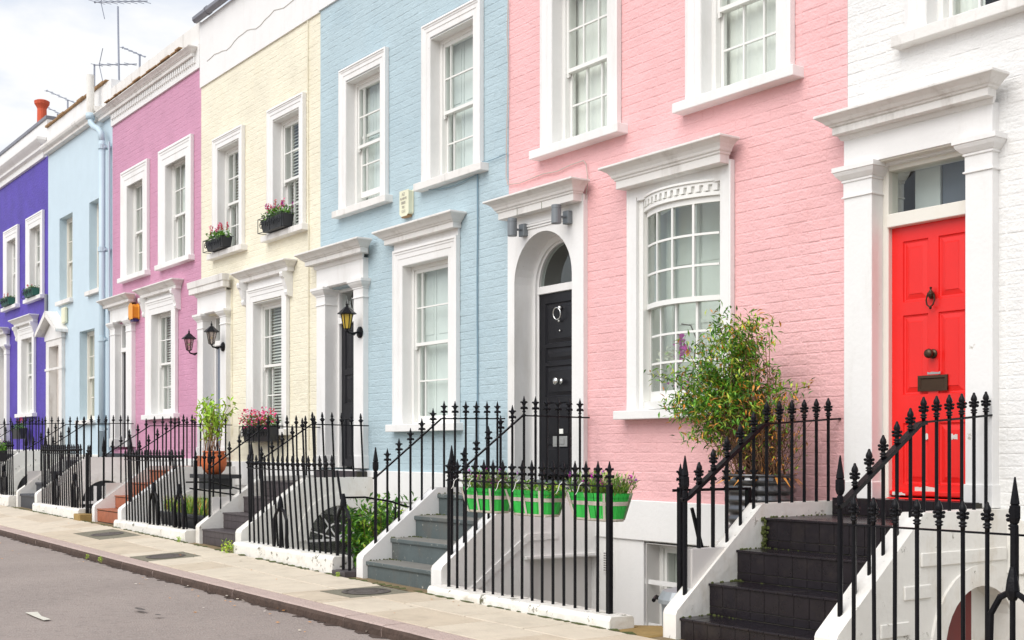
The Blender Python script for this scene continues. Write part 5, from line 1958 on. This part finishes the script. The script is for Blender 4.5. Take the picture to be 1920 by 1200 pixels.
for k in range(26):     # stray tips beyond the crown
    a = random.uniform(0, math.tau)
    tips.append((Vector((-6.95 + .60 * math.cos(a), 7.05 + jit(.2), .55 + .58 * math.sin(a) * (1 if math.sin(a) > 0 else .7))), 0))
for k, (tp, j) in enumerate(tips):
    st = C0 + Vector((jit(.17), jit(.17), 0))
    m1 = st + (tp - st) * .45 + Vector((jit(.05), jit(.05), .10))
    m2 = st + (tp - st) * .8 + Vector((jit(.04), jit(.04), .06))
    tp2 = tp + Vector((jit(.1), jit(.1), -.05))
    if k % 2 == 0 or k > 190:
        stems.tube([st, m1, m2, tp2], [.005, .004, .003, .0015], 3, cap=False, mi=0 if k % 3 else 1)
    nf = 31
    for q in range(nf):
        f = random.uniform(.0, 1) ** .8
        pp = m2 + (tp2 - m2) * f + Vector((random.gauss(0, .045), random.gauss(0, .045), random.gauss(0, .04)))
        dd = ((tp2 - m1).normalized() * .5 + rdir(-.15)).normalized()
        h_ = (pp.z - .4)
        x_ = pp.x + 6.75
        wts = [5.4, 1.9 + max(0, h_) * 2.5, 2.4, .9 + max(0, x_) * 3.0 + max(0, -h_) * 3.5]
        leaf(fol, pp, dd, random.uniform(.013, .022), random.uniform(.045, .08), random.choices(range(4), wts)[0])
for k in range(330):    # tangle of fine twigs in the lower half
    a = C0 + Vector((jit(.22), jit(.18), random.uniform(0, .25)))
    e_ = a + Vector((jit(.28), jit(.15), random.uniform(.15, .5)))
    stems.tube([a, (a + e_) / 2 + Vector((jit(.06), jit(.06), jit(.05))), e_], [.0025, .002, .001], 3, cap=False, mi=k % 2)
for k in range(760):
    a = C0 + Vector((jit(.36), jit(.2), random.uniform(0, .62)))
    leaf(fol, a, rdir(-.4), .012, random.uniform(.03, .06), random.choices(range(4), [1.6, 1.4, .8, 4])[0])
for k in range(22):     # dead leaves hanging over the rim
    a = C0 + Vector((.2 * math.cos(k), .2 * math.sin(k), .0))
    leaf(fol, a, Vector((math.cos(k), math.sin(k) - .4, -.4)), .02, .22, 3)
part('stem', stems, ['bark', 'bark_dark'], t)
part('foliage', fol, ['leaf_a', 'leaf_b', 'leaf_c', 'leaf_d'], t)

def small_shrub(name, label, cx, cy, z0, h, rx, nst, nleaf, mats, wts, lw=.03, ll=.07, parent=None, stem='bark', spread=.9, ry=None):
    ry = ry or rx
    t = thing(name, label, 'plant', (cx, cy, z0)) if not parent else parent
    st, fo = MB(), MB()
    for k in range(nst):
        a = random.uniform(0, math.tau)
        rr = random.random() ** .5
        tp = Vector((cx + rx * rr * math.cos(a), cy + ry * rr * math.sin(a), z0 + h * random.uniform(.55, 1.0)))
        s0_ = Vector((cx + jit(.3) * rx, cy + jit(.3) * ry, z0))
        m_ = (s0_ + tp) / 2 + Vector((0, 0, .12 * h))
        st.tube([s0_, m_, tp], [.007, .005, .002], 4, cap=False)
        for q in range(nleaf):
            f = random.uniform(.25, 1.05)
            pp = s0_ + (tp - s0_) * f + Vector((0, 0, .12 * h * math.sin(math.pi * min(f, 1)))) + Vector((random.gauss(0, .03), random.gauss(0, .03), random.gauss(0, .03)))
            leaf(fo, pp, (rdir(.5) + Vector((0, 0, .2))).normalized(), lw * random.uniform(.7, 1.2), ll * random.uniform(.7, 1.25), random.choices(range(len(mats)), wts)[0])
    part('stem', st, stem, t)
    part('foliage', fo, mats, t)
    return t
# evergreen shrub in the blue house area
small_shrub('evergreen_shrub', 'glossy green shrub growing in the area left of the blue grey steps', -11.66, 6.62, -1.75, 1.20, .60, 100, 44, ['leaf_a', 'leaf_c', 'leaf_e', 'leaf_b'], [3, 4.5, 1.1, .4], .036, .09, ry=.35)
# potted lime shrub by the yellow house door
t = thing('potted_shrub', 'lime green leafy shrub in an orange terracotta pot by the grey door', 'plant', (-16.2, 6.3, -.4))
px, py = -17.20, 6.95
b = MB()
b.lathe([(.10, -.36), (.155, -.30), (.185, -.21), (.18, -.13), (.15, -.06), (.15, -.045), (.165, -.04), (.165, -.02), (.14, -.02), (.13, -.07)], (px, py, 0), 20)
part('pot', b, 'terracotta', t, smooth=True)
small_shrub('x', '', px - .06, py, -.07, .88, .34, 17, 20, ['leaf_e', 'leaf_b', 'leaf_a'], [6, 2, .6], .045, .10, parent=t)
t = thing('shelf', 'dark shelf carrying the terracotta pot over the area', 'shelf', (px, py, -.48))
b = MB()
b.box(px - .45, px + .42, py - .2, py + .25, -.42, -.362)
part('board', b, 'planter', t, bevel=.004)
b = MB()
b.box(px - .2, px + .2, py - .15, py + .2, -.58, -.42)
part('support', b, 'planter', t)

# flower boxes
def spikes(fo, x0, x1, y, z, n, h, mats_i, w=.024):
    for k in range(n):
        x = random.uniform(x0, x1)
        yy = y + jit(.06)
        a = Vector((x, yy, z))
        e_ = a + Vector((jit(.05), jit(.05), h * random.uniform(.6, 1.1)))
        fo.tube([a, e_], .0025, 3, cap=False, mi=0)
        mi = random.choice(mats_i)
        for q in range(11):
            leaf(fo, e_ + Vector((jit(.006), jit(.006), -.008 * q)), rdir(.9), w, .036, mi)
def foliage_box(fo, x0, x1, y0, y1, z, h, n, lw, ll, mis, wts, droop=0.0):
    for k in range(n):
        p = Vector((random.uniform(x0, x1), random.uniform(y0, y1), z + h * random.random() ** 1.4))
        leaf(fo, p, rdir(.6 - droop), lw, ll * random.uniform(.7, 1.3), random.choices(mis, wts)[0])
def flower_box(x0, x1, yf, z0, z1, label, pot='planter', flowers=('fl_red', 'fl_pink'), grill=True, nfl=26, h=.12, green=('leaf_a', 'leaf_c', 'leaf_a'), dense=200, ball=False):
    t = thing('flower_box', label, 'flower box', ((x0 + x1) / 2, yf, z0), 'window boxes and troughs')
    b = MB()
    b.add([(x0 + .03, yf + .04, z0), (x1 - .03, yf + .04, z0), (x1 - .03, yf + .17, z0), (x0 + .03, yf + .17, z0), (x0, yf + .01, z1), (x1, yf + .01, z1), (x1, yf + .19, z1), (x0, yf + .19, z1)],
          [(0, 3, 2, 1), (4, 5, 6, 7), (0, 1, 5, 4), (1, 2, 6, 5), (2, 3, 7, 6), (3, 0, 4, 7)])
    part('trough', b, pot, t, bevel=.006)
    if grill:
        g_ = MB()
        ya = yf - .015
        for z in (z0 - .01, z1 + .005):
            g_.tube([(x0 - .02, YW - .02, z), (x0 - .02, ya, z), (x1 + .01, ya, z), (x1 + .01, YW - .02, z)], .006, 4)
        for x in (x0 - .02, (x0 + x1) / 2, x1 + .01):
            g_.tube([(x, ya, z0 - .01), (x, ya, z1 + .005)], .006, 4)
        nl = max(2, int((x1 - x0) / .16))
        for k in range(nl):
            cx = x0 + (x1 - x0) * (k + .5) / nl
            rr = (z1 - z0) * .36
            pts = [(cx + rr * (1 - i / 16) * math.cos(i * .75), ya, (z0 + z1) / 2 + rr * (1 - i / 16) * math.sin(i * .75)) for i in range(13)]
            g_.tube(pts, .006, 4)
        pts = [(x0 - .02, (yf + YW) / 2 - .02 + .07 * (1 - i / 16) * math.cos(i * .75), (z0 + z1) / 2 + (z1 - z0) * .4 * (1 - i / 16) * math.sin(i * .75)) for i in range(13)]
        g_.tube(pts, .004, 4)
        part('iron_guard', g_, 'iron', t)
    fo = MB()
    mats = list(green) + list(flowers)
    ng = len(green)
    foliage_box(fo, x0 + .02, x1, yf + .0, yf + .18, z1 - .02, h, int(dense * 1.8), .028, .05, list(range(ng)), [1] * ng)
    if ball:
        for k in range(nfl * 6):
            p = Vector((random.uniform(x0 - .02, x1), yf + random.uniform(-.04, .14), z1 + random.uniform(-.03, h * 1.5)))
            leaf(fo, p, rdir(), .03, .034, ng + random.randrange(len(flowers)))
    else:
        spikes(fo, x0 + .03, x1 - .03, yf + .09, z1, nfl, h * 1.9, list(range(ng, len(mats))))
    part('plants', fo, mats, t)
    return t
flower_box(-18.66, -17.98, YW - .22, 3.135, 3.30, 'iron guarded box of red spikes on the left upper sill of the yellow house', nfl=12)
flower_box(-16.56, -15.80, YW - .22, 3.135, 3.32, 'iron guarded box of pink spikes on the right upper sill of the yellow house', nfl=14, flowers=('fl_pink', 'fl_red', 'fl_magenta'))
flower_box(-17.14, -16.16, YW - .26, .12, .34, 'black box overflowing with pink blossom on the yellow house ground floor sill', flowers=('fl_pink', 'fl_red', 'fl_pink'), nfl=75, ball=True, h=.17, dense=300)
flower_box(-32.1, -31.3, YW - .2, 3.53, 3.70, 'green window trough on the left upper sill of the purple house', pot='green_planter', nfl=3, dense=60, h=.06)
flower_box(-29.9, -29.1, YW - .2, 3.53, 3.70, 'green window trough on the right upper sill of the purple house', pot='green_planter', nfl=3, dense=60, h=.06)
flower_box(-30.6, -29.8, YW - .3, .25, .5, 'dark planted box under the purple house lower window', nfl=6, dense=120, grill=False)
# long trough of lavender in the yellow house area
t = thing('planter_trough', 'long black trough of grey green lavender behind the white plinth railing', 'planter', (-16.4, 6.15, -1.0))
b = MB()
b.add([(-17.0, 6.12, -1.22), (-15.25, 6.12, -1.22), (-15.25, 6.40, -1.22), (-17.0, 6.40, -1.22), (-17.06, 6.08, -.88), (-15.2, 6.08, -.88), (-15.2, 6.45, -.88), (-17.06, 6.45, -.88)],
      [(0, 3, 2, 1), (4, 5, 6, 7), (0, 1, 5, 4), (1, 2, 6, 5), (2, 3, 7, 6), (3, 0, 4, 7)])
b.box(-17.1, -15.16, 6.05, 6.09, -.92, -.865)
part('trough', b, 'planter', t, bevel=.01)
b = MB()
b.box(-17.2, -15.1, 6.0, 6.6, -1.4, -1.24)
part('support', b, 'soil', t)
fo = MB()
for k in range(1500):
    p = Vector((random.uniform(-17.0, -15.25), random.uniform(6.1, 6.42), -.90 + random.uniform(0, .05)))
    leaf(fo, p, Vector((jit(.35), jit(.35), 1)), .012, random.uniform(.12, .27), random.choices(range(4), [4, 2, 2, 1])[0])
part('plants', fo, ['leaf_grey', 'leaf_a', 'leaf_b', 'leaf_d'], t)
# flower boxes on the far left railing
for x0_, x1_, lb, cl in ((-25.9, -25.0, 'black railing box of pink and white flowers at the left edge', ('fl_magenta', 'fl_white', 'fl_pink')), (-24.85, -24.25, 'black railing box of purple and white flowers left of the slate steps', ('fl_white', 'fl_purple', 'fl_white'))):
    flower_box(x0_, x1_, 5.55, -.22, -.02, lb, nfl=40, ball=True, flowers=cl, grill=False, h=.15, dense=200)

# three green baskets on the railing
for bi, (xa, xb, fl, lb) in enumerate(((-8.93, -8.36, ('fl_purple', 'fl_magenta'), 'leftmost of the three bright green baskets hooked on the black railing'),
                                       (-8.27, -7.67, ('fl_white', 'fl_white'), 'middle green basket with small white flowers on the railing'),
                                       (-7.46, -6.88, ('fl_purple', 'fl_magenta'), 'rightmost green basket with lavender spikes beside the railing post'))):
    t = thing('flower_basket', lb, 'basket', ((xa + xb) / 2, 5.95, -.4), 'green baskets on the railing')
    zt, zb = -.325, -.53
    yc = 5.955
    n = 26
    def ring(f):
        # f = 0 bottom, 1 top: stadium shape that flares upward
        hx = (xb - xa) / 2 * (.80 + .20 * f)
        hy = .085 + .045 * f
        pts = []
        for i in range(n):
            a = 2 * math.pi * i / n
            sx = math.copysign(abs(math.cos(a)) ** .55, math.cos(a))
            sy = math.copysign(abs(math.sin(a)) ** .75, math.sin(a))
            pts.append(((xa + xb) / 2 + hx * sx, yc + hy * sy, zb + (zt - zb) * f))
        return pts
    lo, hi = ring(0), ring(1)
    for i in range(n):
        i2 = (i + 1) % n
        s = MB()
        c = Vector(((xa + xb) / 2, yc, 0))
        def o_(p, k):
            v = Vector(p)
            dv = v - c
            dv.z = 0
            return v + dv.normalized() * k
        wv = jit(.002)
        A, B_, C_, D_ = lo[i], lo[i2], hi[i2], hi[i]
        la, lb_ = Vector(A), Vector(B_)
        ha, hb = Vector(D_), Vector(C_)
        e1, e2 = la.lerp(lb_, .04), la.lerp(lb_, .96)
        e3, e4 = ha.lerp(hb, .96), ha.lerp(hb, .04)
        up = jit(.004)
        s.add([o_(e1, .004 + wv), o_(e2, .001 + wv), o_(e3, .001 + wv) + Vector((0, 0, up)), o_(e4, .004 + wv) + Vector((0, 0, up)),
               o_(e1, -.004), o_(e2, -.004), o_(e3, -.004) + Vector((0, 0, up)), o_(e4, -.004) + Vector((0, 0, up))],
              [(0, 1, 2, 3), (7, 6, 5, 4), (0, 4, 5, 1), (1, 5, 6, 2), (2, 6, 7, 3), (3, 7, 4, 0)])
        part('wood_strip', s, 'green_basket', t)
    for f0, f1 in ((.55, .70), (.0, .07)):
        s = MB()
        r0, r1 = ring(f0), ring(f1)
        vs = []
        for k in range(n):
            for rg, kk in ((r0, .0075), (r1, .0075)):
                v = Vector(rg[k])
                dv = v - Vector(((xa + xb) / 2, yc, 0))
                dv.z = 0
                vs.append(v + dv.normalized() * kk)
        s.add(vs, [(2 * k, (2 * k + 2) % (2 * n), (2 * k + 3) % (2 * n), 2 * k + 1) for k in range(n)])
        part('band', s, 'ribbon', t)
    for fx in (.12, .5, .88):
        for sd in (-1, 1):
            s = MB()
            xx0 = xa + (xb - xa) * (.1 + .8 * fx)
            xx1 = xa + (xb - xa) * fx
            yy0, yy1 = yc + sd * .094, yc + sd * .139
            s.box(0, 0, 0, 0, 0, 0)
            s.v, s.f, s.m = [], [], []
            s.add([(xx0 - .014, yy0, zb), (xx0 + .014, yy0, zb), (xx1 + .014, yy1, zt), (xx1 - .014, yy1, zt)], [(0, 1, 2, 3)])
            part('band', s, 'ribbon', t)
    s = MB()
    for k in range(3):
        s.box(xa + .08, xb - .08, yc - .07 + k * .05, yc - .035 + k * .05, zb - .008, zb)
    part('base', s, 'ribbon', t)
    s = MB()
    s.add([(x, y, z - .03) for x, y, z in ring(.97)], [tuple(range(n))])
    part('soil', s, 'soil', t)
    # white hooks over the rail
    for hx in (xa + .06, xa + .30):
        s = MB()
        pts = [(hx - .0, 5.86, -.30), (hx + .005, 5.82, -.262), (hx + .005, 5.78, -.245), (hx + .0, 5.755, -.265), (hx - .012, 5.75, -.31), (hx - .03, 5.745, -.335)]
        s.tube(pts, [.011] * 6, 4, flat=.3)
        part('hook', s, 'white', t)
    fo = MB()
    mats = ['leaf_a', 'leaf_b', 'leaf_grey'] + list(fl)
    if bi == 1:
        foliage_box(fo, xa + .03, xb, yc - .09, yc + .12, zt - .02, .07, 260, .03, .045, [0, 1, 3, 4], [4, 2, 1, 1])
        for k in range(60):
            leaf(fo, Vector((xb + random.uniform(-.06, .05), yc + jit(.08), zt + jit(.05))), rdir(-.2), .02, .04, random.choice([0, 1]))
    else:
        cxs = random.Random(bi)
        for k in range(620 if bi == 2 else 520):
            x = random.uniform(xa + .04, xb)
            base_ = Vector((x, yc + jit(.09), zt - .02))
            dv = Vector(((x - (xa + xb) / 2) * 1.6 + jit(.35) + .12, jit(.4), 1)).normalized()
            hh = random.uniform(.05, .17)
            for q in range(3):
                leaf(fo, base_ + dv * hh * random.random(), (dv + rdir() * .5).normalized(), .009, .05, random.choices([0, 1, 2], [3, 1, 3])[0])
            if k % 14 == 0:
                e_ = base_ + dv * (hh * .9 + .02)
                for q in range(8):
                    leaf(fo, e_ + Vector((jit(.006), jit(.006), jit(.018))), (dv + rdir() * .8).normalized(), .012, .024, 3 + (k // 14) % 2)
    part('plants', fo, mats, t)
# small black bracket end below the right basket
# orchid inside the bow window
t = thing('orchid', 'magenta orchid standing inside the bow window', 'plant', (-8.15, YW + .25, .44))
b = MB()
b.lathe([(.05, .44), (.065, .55), (.06, .55)], (-8.1, YW + .2, 0), 12)
part('pot', b, 'planter', t)
b = MB()
b.tube([(-8.1, YW + .2, .5), (-8.05, YW + .2, .8), (-8.0, YW + .18, 1.0), (-8.05, YW + .16, 1.12), (-8.15, YW + .14, 1.14)], .006, 4)
part('stem', b, 'bark_dark', t)
fo = MB()
for (dx, dz) in ((-8.03, .99), (-8.06, .94), (-7.96, .90), (-8.04, .88), (-8.05, .83)):
    for q in range(14):
        leaf(fo, Vector((dx, YW + .03, dz)), Vector((jit(1), -.3 + jit(.3), jit(1))), .06, .065, 0)
for k in range(50):
    leaf(fo, Vector((-8.28 + jit(.09), YW + .08, .84 + jit(.09))), rdir(), .045, .06, 1)
for k in range(90):
    leaf(fo, Vector((-8.14 + jit(.16), YW + .13 + jit(.03), .60 + jit(.09))), rdir(), .03, .045, random.choice([0, 1, 2, 1]))
part('petals', fo, ['fl_magenta', 'fl_white', 'leaf_c'], t)

# weeds and moss
def weed(x, y, z, s, label):
    fo = MB()
    for k in range(60):
        leaf(fo, Vector((x + jit(.4) * s, y + jit(.3) * s, z + random.random() * s * .9)), rdir(.5), .16 * s, .3 * s, random.randrange(2))
    o = part('weed', fo, ['leaf_e', 'leaf_b'], None, loc=(x, y, z))
    tag(o, label, 'weed')
weed(-13.52, 5.62, -1.21, .16, 'bright green weed at the foot of the dark brown steps')
weed(-10.78, 5.63, -1.25, .05, 'tiny green weed at the corner of the blue grey steps wall')
weed(-15.06, 5.62, -1.17, .07, 'small weed between the white plinth and the dark steps')
weed(-6.14, 6.96, -.70, .06, 'small weed in the corner of the black tiled steps')
weed(-14.6, 4.34, -1.28, .05, 'tiny weed in the kerb gutter at the left')
weed(-14.1, 4.34, -1.28, .06, 'small weed growing from the foot of the kerb')

ml = MB()
x = -6.4
while x > -24:
    w = random.uniform(.05, .22)
    if random.random() < .8:
        y0 = 5.66 if not any(a < x < b_ for a, b_ in ((-9.34, -6.7), (-13.5, -11.0), (-17.85, -15.02), (-22.3, -19.6))) else 5.655
        d_ = random.uniform(.015, .05)
        ml.add([(x, y0, pz(x, y0) + .004), (x - w * .3, y0 - d_, pz(x, y0 - d_) + .004), (x - w * .8, y0 - d_ * .6, pz(x, y0) + .004), (x - w, y0, pz(x, y0) + .005), (x - w * .5, y0 + .03, pz(x, y0) + .012)], [(0, 4, 3, 2, 1)])
    x -= w
struct('moss_line', ml, 'moss')['kind'] = 'stuff'
mm = MB()
for (xl, z1_, zl_, xr_) in ((-6.17, -1.154, -.494, -4.97), (-10.60, -1.089, -.449, -9.34)):
    for k in range(4):
        z = z1_ + (zl_ - z1_) / 3 * k
        y0 = 5.85 + .275 * k
        for q in range(26):
            f = random.random() ** 2
            cx = xl + .01 + f * (.35 if xl < -7 else .5)
            if k < 3 and q % 2:
                mm.ball((cx, y0 + .268 - random.random() * .03, z + .003), random.uniform(.004, .012) * (1.2 - f), 5)
            else:
                mm.ball((xl + .005 + random.random() * .02, y0 + random.random() * (.27 if k < 3 else .7), z + .002), random.uniform(.004, .011), 5)
for k in range(60):
    mm.ball((-6.165 + abs(random.gauss(0, .02)), 6.665 + jit(.02), random.uniform(-.70, -.50)), random.uniform(.006, .016), 5)
struct('step_moss', mm, 'moss')['kind'] = 'stuff'

# ------------------------------------------------------------------ aerials on the roofs
def aerial(label, base, top, boom0, boom1, n=6, el=.18, tee=None):
    t = thing('tv_aerial', label, 'aerial', base, 'television aerials on the roofs')
    b = MB()
    b.tube([base, top], .022, 6)
    part('mast', b, 'aerial', t)
    b = MB()
    b.tube([boom0, boom1], .014, 5)
    b.ball(boom0, .03, 6)
    d_ = (Vector(boom1) - Vector(boom0))
    pd = d_.normalized().cross(Vector((0, 0, 1))).normalized()
    for k in range(n):
        c = Vector(boom0) + d_ * (k + .3) / n
        b.tube([c - pd * el, c + pd * el], .007, 4)
    if tee:
        for s_ in (-1, 1):
            c = Vector(boom0) + d_ * .12
            b.tube([c, c + Vector((d_.normalized() * .35)) * .6 + Vector((0, 0, s_ * .42))], .010, 4)
    part('antenna', b, 'aerial', t)
    return t
YA = 9.6
def P(u, v, Y=YA):
    return tuple(at(u, v, Y))
aerial('tall thin mast aerial rising above the mauve house parapet', P(225, 260), P(221, 12), P(178, 4, 9.4), P(276, 2, 9.8), 8, .22, True)
aerial('horizontal aerial behind the pale blue house parapet', P(177, 240), P(177, 122), P(177, 122), P(256, 120, 9.9), 5, .16, True)
aerial('small slanting aerial above the mauve parapet', P(262, 260), P(262, 104), P(230, 89), P(272, 107), 5, .1)
aerial('slanting aerial above the brown coping', P(127, 300), P(127, 187), P(88, 170), P(140, 193), 4, .12)
aerial('low slanting aerial at the left above the purple parapet', P(108, 320), P(108, 213), P(83, 199), P(118, 216), 3, .1)

# texts to meshes
dg = bpy.context.evaluated_depsgraph_get()
for tmp, parent, name, m in TEXTS:
    ev = tmp.evaluated_get(dg)
    me = bpy.data.meshes.new_from_object(ev)
    me.transform(Matrix.Translation(Vector(tmp.location)) @ tmp.rotation_euler.to_matrix().to_4x4())
    me.transform(Matrix.Translation(-worg(parent)))
    me.materials.clear()
    me.materials.append(M[m])
    o = bpy.data.objects.new(name, me)
    link(o, parent)
    bpy.data.objects.remove(tmp, do_unlink=True)
print('objects', len(bpy.data.objects))
